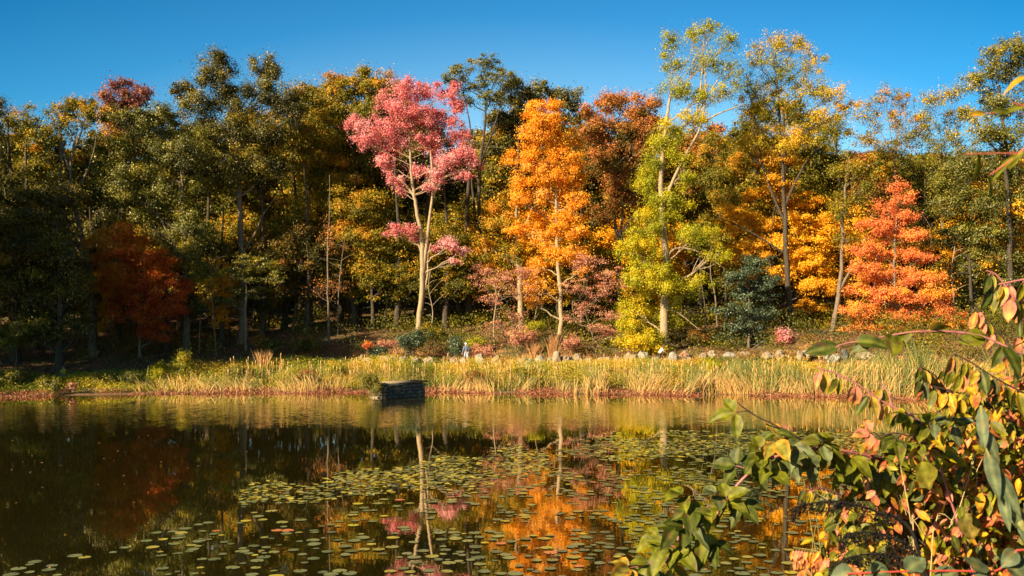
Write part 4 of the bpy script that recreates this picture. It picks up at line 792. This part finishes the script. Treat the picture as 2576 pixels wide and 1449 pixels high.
    if hair_long: HP += [hd - fw * .10 - up * .15]; HR += [.07]; HE += [(2, 3)]
    skin_obj('hair', HP, HE, HR, mats['hair'], root)
    for f_ in sh: skin_obj('shoe', [f_ + Vector((0, -.03, -.05)), f_ + Vector((0, .07, -.06)), f_ + Vector((0, .17, -.065))], [(0, 1), (1, 2)], [.045, .045, .035], mats['shoe'], root)
    return root
cl = lambda n_, c: solid_mat(n_, tuple(x * .85 for x in c), c, 12, .85, .2)
M_SHOE = cl('dark_shoe_leather', (.05, .045, .04))
zw = float(ground(sx(1173, 88), 88))
person('person with white hair in a blue grey jacket walking away along the bank', sx(1173, 87.6), 87.6, zw + .03,
       dict(pelvis=(0, 0, .95), waist=(0, .02, 1.12), chest=(0, .04, 1.33), neck=(0, .05, 1.50), head=(-.02, .09, 1.64), face=(-.5, .85, 0),
            L=[(-.18, .04, 1.41), (-.27, -.02, 1.12), (-.34, .06, .88), (-.09, 0, .90), (-.09, .16, .50), (-.09, .10, .09)],
            R=[(.18, .04, 1.41), (.24, -.04, 1.13), (.22, .05, .88), (.09, 0, .90), (.09, -.06, .50), (.09, -.28, .12)]),
       dict(top=cl('blue_grey_jacket', (.16, .20, .25)), top_name='jacket', bottom=cl('pale_blue_jeans', (.50, .58, .70)), hair=cl('white_hair', (.82, .80, .77)), shoe=M_SHOE), rz=.35)
person('person in a white top with long brown hair leaning forward by the stout tan trunk', sx(1660, 87), 87.0, float(ground(sx(1660, 87), 87)) + .05,
       dict(pelvis=(0, -.05, .93), waist=(0, .06, 1.08), chest=(0, .17, 1.25), neck=(0, .26, 1.38), head=(0, .36, 1.49), face=(0, .9, -.4),
            L=[(-.17, .21, 1.31), (-.20, .30, 1.05), (-.16, .52, .98), (-.09, -.05, .88), (-.09, .10, .49), (-.09, .02, .09)],
            R=[(.17, .21, 1.31), (.20, .32, 1.07), (.14, .55, 1.0), (.09, -.05, .88), (.09, -.02, .49), (.09, -.22, .10)]),
       dict(top=cl('white_cotton_top', (.82, .83, .84)), top_name='shirt', bottom=cl('dark_shorts_cloth', (.05, .06, .06)), hair=cl('brown_hair', (.20, .11, .06)), shoe=M_SHOE, sleeve=.5), rz=-math.pi / 2 + .2, hair_long=True)
Yc = 78.6; Xc = sx(160, Yc)
pc = person('person in a mustard yellow sweatshirt and blue trousers standing in shade on the left shore', Xc, Yc, float(ground(Xc, Yc)),
       dict(pelvis=(0, 0, .93), waist=(0, 0, 1.10), chest=(0, 0, 1.31), neck=(0, 0, 1.48), head=(0, .03, 1.62), face=(0, 1, -.1),
            L=[(-.19, 0, 1.39), (-.29, .05, 1.12), (-.09, .24, 1.14), (-.10, 0, .88), (-.13, .03, .48), (-.14, 0, .09)],
            R=[(.19, 0, 1.39), (.29, .05, 1.12), (.09, .24, 1.12), (.10, 0, .88), (.13, .03, .48), (.14, 0, .09)]),
       dict(top=cl('mustard_sweatshirt', (.70, .42, .02)), top_name='sweatshirt', bottom=cl('blue_trousers_cloth', (.04, .12, .34)), hair=cl('grey_cap_hair', (.16, .15, .15)), shoe=M_SHOE), rz=math.pi - .45, scale=.82)
v = np.array([[-.10, .162, 1.27], [.10, .162, 1.27], [.10, .158, 1.36], [-.10, .158, 1.36], [-.10, .13, 1.27], [.10, .13, 1.27], [.10, .13, 1.36], [-.10, .13, 1.36]])
mesh('chest_print', v, BF, cl('dark_blue_print', (.05, .05, .12)), pc)

# ------------------------------------------------------------------ foreground plants
m, nt, out = mat_new('foreground_leaf')
at = nt.nodes.new('ShaderNodeAttribute'); at.attribute_name = 'col'
tc = nt.nodes.new('ShaderNodeTexCoord'); n1 = nt.nodes.new('ShaderNodeTexNoise'); n1.inputs['Scale'].default_value = 45; n1.inputs['Detail'].default_value = 4
L(nt, tc.outputs['Object'], n1.inputs['Vector'])
hs = nt.nodes.new('ShaderNodeHueSaturation'); L(nt, at.outputs['Color'], hs.inputs['Color'])
mr = nt.nodes.new('ShaderNodeMapRange'); L(nt, n1.outputs[0], mr.inputs[0]); mr.inputs[1].default_value = .3; mr.inputs[2].default_value = .7; mr.inputs[3].default_value = .5; mr.inputs[4].default_value = 1.35
L(nt, mr.outputs[0], hs.inputs['Value'])
finish_leaf(m, nt, out, hs.outputs[0], .4, .014, .5); M_FL = m
M_PINKSTEM = solid_mat('pink_cane_bark', (.28, .085, .08), (.52, .20, .17), 30, .5, .3, bdist=.002)
M_DARKSTEM = solid_mat('dark_stem_bark', (.03, .018, .015), (.09, .05, .035), 30, .6, .3, bdist=.002)
M_GREENSTEM = solid_mat('olive_stem_bark', (.16, .15, .04), (.30, .26, .07), 30, .6, .3, bdist=.002)
M_STRAW = solid_mat('straw_stalk', (.40, .26, .10), (.66, .48, .22), 30, .7, .2, bdist=.002)
M_BLACK = solid_mat('withered_seed_head', (.006, .005, .004), (.022, .016, .010), 30, .9, .3, bdist=.002)
GR, YG, YE, OR, PK, GG, DK, RD = (.075, .10, .008), (.22, .21, .008), (.68, .46, .012), (.80, .30, .02), (.80, .22, .17), (.11, .14, .065), (.035, .045, .008), (.45, .05, .03)
class Leaves:
    def __init__(s): s.v = []; s.f = []; s.c = []; s.n = 0
    def add(s, base, d, up, ln, wd, rs, c1=GR, c2=None, edge=None, droop=.25, fold=.25, serr=.0):
        d = nrm(np.asarray(d, float)); up = np.asarray(up, float); side = nrm(np.cross(d, up)); nn = np.cross(side, d)
        T = np.array([0, .1, .25, .42, .6, .78, .92, 1]); Wt = np.array([.04, .55, .9, 1, .88, .56, .22, .01]); k = len(T)
        c2 = c2 or c1; edge = edge or c1; tw = rs.uniform(-.5, .5)
        co, cl_ = [], []
        for t, w in zip(T, Wt):
            bend = -droop * ln * t * t; c = base + d * ln * t + nn * bend * .5 + np.array([0, 0, bend * .5])
            sd = side * math.cos(tw * t) + nn * math.sin(tw * t)
            for q in (-1, -.5, 0, .5, 1):
                ww = w * (1 + serr * (rs.rand() - .5) * (abs(q) == 1))
                co.append(c + sd * q * ww * wd * .5 + nn * (abs(q) * fold * w * wd * .5 + .04 * wd * math.sin(t * 22) * abs(q)))
                mixe = abs(q) ** 3; mt = t
                cc = np.array(c1) * (1 - mt) + np.array(c2) * mt; cc = cc * (1 - mixe * .7) + np.array(edge) * mixe * .7
                if abs(q) == .5: cc = cc * (.78 + .3 * (int(t * 40) % 2))
                if rs.rand() < .06: cc = np.array((.12, .06, .02))
                if q == 0: cc = cc * .8 + np.array((.5, .45, .08)) * .2
                cl_.append(cc)
        i = np.arange(k - 1)[:, None] * 5; j = np.arange(4)[None]
        f = np.stack([i + j, i + j + 1, i + j + 6, i + j + 5], -1).reshape(-1, 4) + s.n
        s.v.append(np.array(co)); s.c.append(np.array(cl_)); s.f.append(f); s.n += k * 5
    def build(s, name, parent, origin):
        return mesh(name, np.concatenate(s.v), np.concatenate(s.f), M_FL, parent, col=np.concatenate(s.c), smooth=True, origin=origin)
def pick(rs, opts):
    w = np.array([o[0] for o in opts], float); return opts[rs.choice(len(opts), p=w / w.sum())][1:]
PAL_MIX = [(3, GR, YG, YG), (3, YG, GR, YE), (2, YE, YG, OR), (1.6, PK, OR, PK), (1.2, OR, YE, PK), (1.5, DK, GR, GR), (1, GG, GG, GG), (.5, RD, OR, RD)]
PAL_GREEN = [(4, YG, GR, YG), (3, GR, YG, YG), (.4, (.34, .27, .04), YG, OR), (1.5, GR, DK, GR), (1, GG, GG, YG)]
PAL_HANG = [(2, YG, GR, OR), (2, YE, YG, PK), (1.5, PK, OR, PK), (1, OR, YG, PK), (1.6, GR, YG, YE), (1, DK, GR, GR)]
PAL_BACK = [(4, GR, YG, YG), (3, YG, YE, YG), (1.6, YE, OR, OR), (2, PK, OR, PK), (1.6, OR, RD, PK), (3, DK, GR, GR), (1, RD, OR, RD)]
PAL_DARK = [(3, GR, DK, GR), (3, GG, GG, GG), (1, YG, GR, YG), (2, DK, DK, GR)]

def plant(name, label, cat, paths, Y, stem_m, mode, pal, lsize, seed, group=None, thorns=False, root_py=None, nper=1.0, legs=True, skip=()):
    """paths: list of (r0, r1, [(px,py,dY)...]) drawn canes; the first runs on down to the near bank, where the plant stands"""
    rs = np.random.RandomState(seed); w = Wood(); lv = Leaves()
    first = paths[0][2]; fa = first[0]; A0 = W(fa[0], fa[1], Y + (fa[2] if len(fa) > 2 else 0))
    gx = A0[0] + (.5 if A0[0] > 0 else 0); gy = min(max(A0[1] + .3, 1.5), 6.5); base = np.array([gx, gy, float(near_z(gx, gy))])
    root = empty(name, base, label, cat, group)
    for pi, (r0, r1, pts) in enumerate(paths):
        P3 = [W(a[0], a[1], Y + (a[2] if len(a) > 2 else 0)) for a in pts]
        if pi == 0 and legs: P3 = [base - [0, 0, .1], (base * .45 + P3[0] * .55) + [.08, 0, .15]] + P3
        P = smooth_path(P3, 7); R = np.linspace(r0, r1, len(P)); w.tube(P, R, 8)
        seg = np.linalg.norm(np.diff(P, axis=0), axis=1); s_ = np.concatenate([[0], np.cumsum(seg)])
        start = 0 if (pi or not legs) else s_[14] if len(s_) > 14 else 0
        if thorns:
            for q in np.arange(start, s_[-1], .022):
                a = np.array([np.interp(q, s_, P[:, k]) for k in range(3)]); d = nrm(rs.randn(3)); w.tube([a, a + d * .008], [.0022, .0003], 4)
        step = lsize * (.75 if mode != 'trio' else 1.0) / nper; side = 1
        for q in np.arange(start + step * .3, s_[-1] + step * .1, step):
            q = min(q, s_[-1]); a = np.array([np.interp(q, s_, P[:, k]) for k in range(3)]); a2 = np.array([np.interp(min(q + .02, s_[-1] + .0), s_, P[:, k]) for k in range(3)])
            a1 = np.array([np.interp(max(q - .02, 0), s_, P[:, k]) for k in range(3)]); tg = nrm(a2 - a1); side = -side
            if mode == 'trio':                       # bramble: three toothed leaflets on a petiole
                pd = nrm(tg * rs.uniform(.0, .5) + np.array([side * rs.uniform(.2, .8), rs.uniform(-.8, .1), rs.uniform(-.5, .55)]))
                pl_ = lsize * rs.uniform(.45, .8); e = a + pd * pl_; w.tube([a, (a + e) / 2 + [0, 0, .004], e], [r1 * .35 + .0008] * 3, 5)
                c = pick(rs, pal); u = nrm(np.array([rs.uniform(-.5, .3), rs.uniform(-.9, -.1), rs.uniform(.3, 1)]))
                sdv = nrm(np.cross(pd, u))
                for k, (dd, sc_) in enumerate(((pd, 1), (pd * .35 + sdv, .82), (pd * .35 - sdv, .82))):
                    dd = nrm(dd + rs.randn(3) * .18 + [0, 0, -.25]); lv.add(e + dd * .006, dd, u + rs.randn(3) * .15, lsize * sc_ * rs.uniform(.85, 1.15), lsize * sc_ * rs.uniform(.55, .7), rs, *c, droop=rs.uniform(.1, .6), fold=rs.uniform(.15, .55), serr=.24)
            elif mode == 'hang':                     # drooping paired leaves
                for sd in (1, -1):
                    if rs.rand() < .12: continue
                    dd = nrm(np.array([sd * rs.uniform(.05, .45) + tg[0] * .3, rs.uniform(-.5, .2), -1])); c = pick(rs, pal); ln = lsize * rs.uniform(.7, 1.15)
                    e = a + np.array([sd * .006, 0, -.01]); w.tube([a, e], [r1 * .3 + .0006] * 2, 4)
                    lv.add(e, dd, nrm(np.array([rs.uniform(-.9, .6), -1, .1])), ln, ln * rs.uniform(.36, .5), rs, *c, droop=rs.uniform(-.1, .2), fold=rs.uniform(.1, .6))
            elif mode == 'strap':
                c = pick(rs, pal); ln = lsize * rs.uniform(.8, 1.15); dd = nrm(-tg + np.array([side * rs.uniform(.1, .35), -.25, 0]))
                lv.add(a, dd, [-.5 + side * .3, -1, .2], ln, ln * .27, rs, *c, droop=rs.uniform(-.05, .15), fold=rs.uniform(.1, .3))
            else:                                    # long or oval leaves along the stem
                dd = nrm(tg * rs.uniform(.2, .8) + np.array([side * rs.uniform(.3, 1), rs.uniform(-.6, .3), rs.uniform(-.7, .4)])); c = pick(rs, pal); ln = lsize * rs.uniform(.7, 1.3)
                asp = {'long': .26, 'oval': .55, 'round': .85}[mode]
                lv.add(a, dd, nrm(np.array([rs.uniform(-.6, .4), rs.uniform(-1, -.1), rs.uniform(.1, 1)])), ln, ln * asp * rs.uniform(.85, 1.15), rs, *c, droop=rs.uniform(.05, .5), fold=rs.uniform(.1, .4))
    w.build('stem', stem_m, root, base); lv.build('foliage', root, base)
    return root
plant('bramble', 'thorny pink bramble cane arching down to the left over the lily pads', 'bramble', [
    (.0058, .0028, [(2352, 1218, .2), (2245, 1167, .1), (2160, 1141, .05), (2061, 1131), (1984, 1141), (1929, 1158), (1882, 1192), (1839, 1239), (1813, 1282, -.02), (1770, 1320), (1700, 1360), (1672, 1385), (1630, 1425), (1590, 1465)]),
    (.0028, .0016, [(1813, 1282), (1770, 1270), (1730, 1268)]), (.0026, .0015, [(1929, 1158), (1915, 1130), (1905, 1118)]), (.0026, .0015, [(1700, 1360), (1720, 1330), (1715, 1300)])],
    3.1, M_PINKSTEM, 'trio', PAL_GREEN, .08, 12, thorns=True, nper=2.5)
plant('bramble', 'dark upper bramble shoot with leaves at its tip against the reed reflections', 'bramble', [
    (.005, .002, [(2200, 1250, .2), (2120, 1180, .1), (2040, 1120), (1988, 1090), (1940, 1065), (1903, 1047), (1870, 1025), (1855, 1012)])], 3.2, M_DARKSTEM, 'trio', PAL_GREEN, .078, 31, thorns=True, nper=1.0)
plant('bramble', 'long pink cane arching above the bank with ragged green leaves below it', 'bramble', [
    (.0034, .0018, [(2620, 940, .1), (2568, 893), (2506, 860), (2454, 842), (2384, 834), (2311, 834), (2250, 842), (2186, 854), (2120, 866), (2095, 880)])], 2.6, M_PINKSTEM, 'oval', PAL_GREEN, .072, 8, nper=1.1)
plant('dogwood_branch', 'slanting pink twig with paired drooping leaves in front of the reeds', 'branch', [
    (.004, .002, [(2350, 1125, .1), (2322, 1076), (2303, 1051), (2245, 1023), (2203, 999), (2158, 967), (2106, 941), (2054, 924)]), (.0025, .0015, [(2245, 1023), (2230, 980), (2210, 960)])], 2.9, M_PINKSTEM, 'hang', PAL_HANG, .062, 15, nper=.9)
plant('dogwood_branch', 'short pink leafed twig drooping beside the stout dark trunk', 'branch', [
    (.004, .0018, [(2600, 800, .1), (2560, 760), (2530, 720), (2505, 690), (2480, 680)]), (.003, .0018, [(2590, 700), (2530, 712), (2480, 722)])], 2.7, M_PINKSTEM, 'hang', PAL_HANG, .065, 40, nper=1.1)
plant('dogwood_branch', 'upper right leafy bough with green and pink hanging leaves', 'branch', [
    (.0045, .0018, [(2640, 960, .2), (2576, 905), (2520, 850), (2480, 800), (2455, 770)]), (.003, .0015, [(2600, 1000), (2520, 960), (2440, 910), (2400, 890)]), (.003, .0015, [(2560, 850), (2575, 780), (2580, 740)])], 3.0, M_DARKSTEM, 'hang', PAL_HANG, .07, 44, nper=1.2)
plant('dogwood_branch', 'middle right bough hung with yellow and pink leaves over the reeds', 'branch', [
    (.0045, .0018, [(2620, 1120, .2), (2540, 1060), (2470, 1010), (2400, 985), (2340, 970)]), (.003, .0015, [(2500, 1030), (2450, 960), (2420, 930)]), (.003, .0015, [(2420, 990), (2350, 1040), (2280, 1040)])], 3.2, M_DARKSTEM, 'hang', PAL_MIX, .062, 46, nper=1.25)
plant('bramble', 'dark stemmed bramble running down through the middle of the foreground thicket', 'bramble', [
    (.005, .003, [(2370, 1200, .2), (2345, 1130, .1), (2322, 1076), (2290, 1040)]), (.003, .002, [(2340, 1120), (2260, 1090), (2200, 1100)]), (.003, .002, [(2330, 1090), (2400, 1060), (2450, 1050)])], 2.9, M_DARKSTEM, 'trio', PAL_MIX, .058, 61, nper=1.6)
plant('milkweed', 'tall dark stalk with big grey green strap leaves at the right edge', 'plant', [
    (.009, .004, [(2600, 1400, 0), (2560, 1320), (2520, 1230), (2490, 1150), (2475, 1080), (2468, 1020)])], 2.1, M_GREENSTEM, 'strap', [(1, GG, (.14, .18, .085), GG)], .10, 71, nper=1.7)
plant('bindweed', 'row of round grey green leaves on a red stem along the bottom right', 'plant', [
    (.003, .002, [(2620, 1440), (2500, 1438), (2380, 1436), (2260, 1438), (2130, 1444)])], 2.2, solid_mat('red_stem_bark', (.4, .04, .03), (.55, .08, .05), 30, .5, .2, bdist=.002), 'round', [(1, GG, (.15, .19, .1), GG)], .055, 77, legs=True, nper=1.1)
plant('sumac_sprig', 'blurred sprig on a thin red stem with narrow hanging leaflets, upper right edge', 'branch', [
    (.0011, .0008, [(2640, 384), (2576, 385), (2500, 386), (2425, 388)]), (.0018, .001, [(2600, 350), (2560, 390), (2520, 420), (2490, 440)])], 1.5, solid_mat('red_twig_bark', (.35, .06, .05), (.5, .14, .08), 30, .5, .2, bdist=.002), 'long', [(1, YG, GR, YG)], .05, 80, nper=.55)
plant('sumac_sprig', 'blurred sprig with a yellowing leaf cluster against the tall right tree', 'branch', [
    (.001, .0007, [(2640, 300), (2576, 288), (2530, 284), (2470, 286)]), (.0016, .001, [(2600, 270), (2560, 262), (2545, 250)])], 1.6, bpy.data.materials['red_twig_bark'], 'long', [(2, YG, GR, YG), (1, YE, OR, YE)], .05, 83, nper=.9)
# the thicket
rsT = np.random.RandomState(90)
nm_s = [('leafy bramble cane in the thicket behind the thick pink stem', 2130, 1180, 2420, 1300, 'hang', PAL_MIX), ('bramble cane with grey green leaves above the black seed heads', 2020, 1230, 2300, 1330, 'hang', PAL_MIX),
        ('yellow leafed cane right of the strap leaved stalk', 2560, 1050, 2640, 1300, 'hang', PAL_MIX), ('cane with pink and yellow leaves below the slanting pink twig', 2180, 1100, 2380, 1250, 'hang', PAL_HANG), ('olive leafed cane crossing behind the strap leaved stalk', 2400, 1090, 2600, 1230, 'oval', PAL_MIX),
        ('cane with small orange leaves at the bottom of the thicket', 2250, 1330, 2480, 1460, 'hang', PAL_HANG), ('pink leafed twig at the bottom left of the thicket', 2000, 1385, 2150, 1470, 'hang', [(1, PK, OR, PK), (1, YE, OR, PK)]), ('green cane rising left of the strap leaved stalk', 2380, 1150, 2480, 1380, 'trio', PAL_GREEN),
        ('cane with dark green leaves at the right edge below the arching pink cane', 2500, 940, 2620, 1120, 'oval', PAL_MIX), ('cane with yellow leaves near the foot of the thicket at right', 2480, 1300, 2620, 1450, 'oval', PAL_MIX), ('cane with mixed leaves in the heart of the thicket', 2300, 1200, 2450, 1400, 'oval', PAL_MIX),
        ('spray of small leaves above the slanting pink twig', 2330, 930, 2500, 1060, 'hang', PAL_MIX), ('dense leafy cane filling the bottom right corner', 2440, 1240, 2640, 1400, 'hang', PAL_HANG)]
for k, (lb, x0, y0, x1, y1, md, pal) in enumerate(nm_s):
    Yk = 3.3 + (k % 5) * .35; ps = []
    for q in range(7):
        a = (x1 + rsT.uniform(-60, 60), y1 + rsT.uniform(-20, 40), rsT.uniform(-.2, .3)); e = (x0 + rsT.uniform(-40, 120), y0 + rsT.uniform(-20, 110), rsT.uniform(-.3, .3)); mdp = ((a[0] * .4 + e[0] * .6) + rsT.uniform(-20, 50), min(a[1], e[1]) * .55 + max(a[1], e[1]) * .45 - rsT.uniform(0, 40), 0)
        ps.append((.0022, .0011, [a, mdp, e]))
    plant('thicket_cane', lb, 'cane', ps, Yk, M_DARKSTEM if k % 2 else M_GREENSTEM, md, pal, .046 + .012 * (k % 2), 200 + k, group='canes of the foreground thicket', nper=2.3)
# low undergrowth behind the canes (uncountable)
rs = np.random.RandomState(55); lv = Leaves(); n = 0
while n < 10000:
    px = rs.uniform(1960, 2700); py = rs.uniform(960, 1500); Y = rs.uniform(3.0, 5.6)
    edge = np.interp(py, [960, 1050, 1150, 1250, 1350, 1500], [2440, 2350, 2280, 2190, 2100, 2010]) + rs.uniform(-60, 60)
    if px < edge: continue
    if noise.noise(Vector((px * .012, py * .012, 0))) < -.22 and rs.rand() < .8: continue
    b_ = W(px, py, Y); c = pick(rs, PAL_BACK); ln = rs.uniform(.028, .06)
    lv.add(b_, nrm(np.array([rs.randn() * .6, rs.randn() * .5, -.6 + rs.randn() * .4])), nrm(np.array([-.4, -.8, .5]) + rs.randn(3) * .5), ln, ln * rs.uniform(.35, .6), rs, *c); n += 1
tag(lv.build('undergrowth', None, (1.8, 4.8, 1.4)), 'tangle of small green, yellow and pink leaves at the back of the thicket', 'undergrowth', kind='stuff')
w = Wood()
for k in range(150):
    x = rs.uniform(2080, 2650); Y = rs.uniform(3.8, 5.4); a = W(x + rs.uniform(-60, 60), 1560, Y); e = W(x + rs.uniform(-90, 90), rs.uniform(1120, 1400), Y + rs.uniform(-.3, .3)); mdp = (a + e) / 2 + rs.randn(3) * .05
    w.tube(bez(a, mdp, e, 6), np.linspace(.0032, .0014, 6), 4)
tag(w.build('undergrowth_twigs', M_GREENSTEM, None, (1.8, 4.8, 1.4)), 'thin tangled twigs among the thicket leaves', 'twigs', kind='stuff')
# straw stalks
for k, (lb, a, b_) in enumerate([('upright straw stalk crossing the big round leaf', (2300, 1460), (2265, 1170)), ('straw stalk slanting right beside the upright one', (2340, 1460), (2455, 1140)), ('straw stalk leaning left from the thicket centre', (2380, 1450), (2250, 1240)), ('tall straw stalk right of the strap leaved stalk', (2450, 1300), (2576, 1130)),
        ('thin straw stalk low behind the black seed heads', (2180, 1400), (2080, 1250)), ('straw stalk in front of the round grey leaves', (2400, 1450), (2440, 1190)), ('short straw stalk by the pink leafed twig', (2230, 1460), (2150, 1270)), ('straw stalk near the right edge slanting steeply', (2500, 1440), (2560, 1200))]):
    Y = 2.9 + .12 * k; A = W(*a, Y); Bp = W(*b_, Y); gz = float(near_z(A[0], A[1])); w = Wood()
    w.tube(smooth_path([[A[0] + .03, A[1], gz], A, (A + Bp) / 2 + [.01, 0, 0], Bp], 5), np.linspace(.0019, .0011, 16), 6)
    for q in range(6):
        s_ = A + (Bp - A) * rs.uniform(.3, .95); w.tube([s_, s_ + nrm(Bp - A) * .03 + rs.randn(3) * .015], [.0012, .0005], 4)
    o = w.build('straw_stalk', M_STRAW, None, (A[0], A[1], gz)); tag(o, lb, 'stalk', 'dry straw stalks in the foreground thicket')
# withered black seed heads
for k, (lb, pts) in enumerate([('upper black withered seed plume drooping left', [(2330, 1480), (2290, 1330), (2200, 1285), (2110, 1262), (2030, 1268), (1985, 1285)]), ('lower black withered seed plume at the bottom edge', [(2360, 1490), (2300, 1420), (2230, 1395), (2150, 1400), (2080, 1430)]), ('short black withered plume between the other two', [(2350, 1480), (2290, 1380), (2220, 1345), (2150, 1340), (2110, 1365)])]):
    P = smooth_path([W(a, b_, 2.5) for a, b_ in pts], 8); g0 = np.array([P[0][0], P[0][1], float(near_z(P[0][0], P[0][1]))]); root = empty('seed_plume', g0, lb, 'seed head', 'black withered plumes in the foreground')
    w = Wood(); w.tube(np.vstack([g0, P]), np.linspace(.005, .0015, len(P) + 1), 6); w.build('stem', M_BLACK, root, g0)
    C = []
    for q in range(1500):
        t = rs.uniform(.28, 1); a = P[int(t * (len(P) - 1))]; u_ = int(t * 16); C.append(a + np.array([(t * 16 - u_ - .5) * .012, 0, -.022 * abs(math.sin(u_ * 2.4)) * rs.rand() * 1.6]) + rs.randn(3) * .0055 * (1.3 - .6 * t))
    C = np.array(C); v, f = leaf_quads(C, nrm(rs.randn(len(C), 3)), rs.uniform(.004, .010, len(C)), rs, .5)
    mesh('seeds', v, f, M_BLACK, root, tone=rs.rand(len(C)), origin=g0)
# two large single vine leaves
for lb, px, py, Y, c1, c2 in [('large round green vine leaf in the thicket', 2320, 1160, 2.7, YG, (.3, .24, .03)), ('large brownish green vine leaf right of the straw stalk', 2430, 1290, 2.9, (.24, .22, .04), (.34, .22, .04))]:
    lv = Leaves(); b_ = W(px, py, Y); root = empty('vine_leaf', b_, lb, 'leaf'); rr = np.random.RandomState(int(px))
    lv.add(b_, [.25, -.15, -1], [-.5, -1, .3], 0.066, .06, rr, c1, c2, c2, droop=.5, fold=.75, serr=.35)
    lv.build('blade', root, b_); w = Wood(); w.tube(bez(b_, b_ + [.03, .05, .04], b_ + [.08, .12, -.05], 5), [.002] * 5, 5); w.build('petiole', M_PINKSTEM, root, b_)

# ------------------------------------------------------------------ light, sky, camera
AZ = np.array([-.78, -.625]); ELEV = math.radians(27)
S = Vector((AZ[0] * math.cos(ELEV), AZ[1] * math.cos(ELEV), math.sin(ELEV))).normalized()
sun = bpy.data.lights.new('sun', 'SUN'); sun.energy = 5; sun.angle = math.radians(.5); sun.color = (1, .83, .58)
so = bpy.data.objects.new('sun', sun); COL.objects.link(so); so.rotation_euler = (-S).to_track_quat('-Z', 'Y').to_euler(); so.location = (-40, -20, 40)
wld = bpy.data.worlds.new('World'); sc.world = wld; wld.use_nodes = True; nt = wld.node_tree; bg = nt.nodes['Background']
sk = nt.nodes.new('ShaderNodeTexSky'); sk.sky_type = 'NISHITA'; sk.sun_disc = False; sk.sun_elevation = ELEV; sk.sun_rotation = math.atan2(S.x, S.y)
sk.air_density = 1.0; sk.dust_density = .4; sk.ozone_density = 1.5
hs = nt.nodes.new('ShaderNodeHueSaturation'); hs.inputs['Saturation'].default_value = 1.1; L(nt, sk.outputs[0], hs.inputs['Color'])
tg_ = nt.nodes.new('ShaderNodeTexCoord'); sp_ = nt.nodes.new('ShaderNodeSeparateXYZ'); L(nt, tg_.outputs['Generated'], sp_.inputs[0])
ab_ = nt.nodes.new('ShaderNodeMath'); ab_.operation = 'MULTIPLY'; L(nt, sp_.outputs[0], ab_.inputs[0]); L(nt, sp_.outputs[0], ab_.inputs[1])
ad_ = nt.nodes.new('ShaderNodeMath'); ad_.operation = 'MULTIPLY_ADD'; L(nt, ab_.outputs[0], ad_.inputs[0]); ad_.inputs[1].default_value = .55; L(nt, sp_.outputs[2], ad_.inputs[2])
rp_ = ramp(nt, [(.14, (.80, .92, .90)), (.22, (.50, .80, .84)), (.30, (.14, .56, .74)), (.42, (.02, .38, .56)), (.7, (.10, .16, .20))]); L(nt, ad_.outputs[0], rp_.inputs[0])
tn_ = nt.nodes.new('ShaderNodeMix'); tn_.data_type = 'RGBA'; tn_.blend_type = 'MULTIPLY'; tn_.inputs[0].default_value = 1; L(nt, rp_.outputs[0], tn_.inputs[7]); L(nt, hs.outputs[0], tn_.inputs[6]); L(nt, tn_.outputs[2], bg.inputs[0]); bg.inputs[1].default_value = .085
cam = bpy.data.cameras.new('camera'); co = bpy.data.objects.new('camera', cam); COL.objects.link(co); sc.camera = co
co.location = (0, 0, CH); co.rotation_euler = (math.pi / 2, 0, 0); cam.sensor_width = 36; cam.lens = 36 * F / 2576; cam.shift_y = (HY - 724.5) / 2576
cam.clip_start = .05; cam.clip_end = 2000; cam.dof.use_dof = True; cam.dof.focus_distance = 9; cam.dof.aperture_fstop = 9
sc.view_settings.view_transform = 'Standard'; sc.view_settings.look = 'None'; sc.view_settings.exposure = 1.3; sc.view_settings.gamma = 1
sc.render.engine = 'CYCLES'; sc.cycles.max_bounces = 5; sc.cycles.diffuse_bounces = 3; sc.cycles.glossy_bounces = 2; sc.cycles.transmission_bounces = 3
sc.cycles.sample_clamp_indirect = 4; sc.cycles.use_denoising = True; sc.cycles.caustics_reflective = False; sc.cycles.caustics_refractive = False
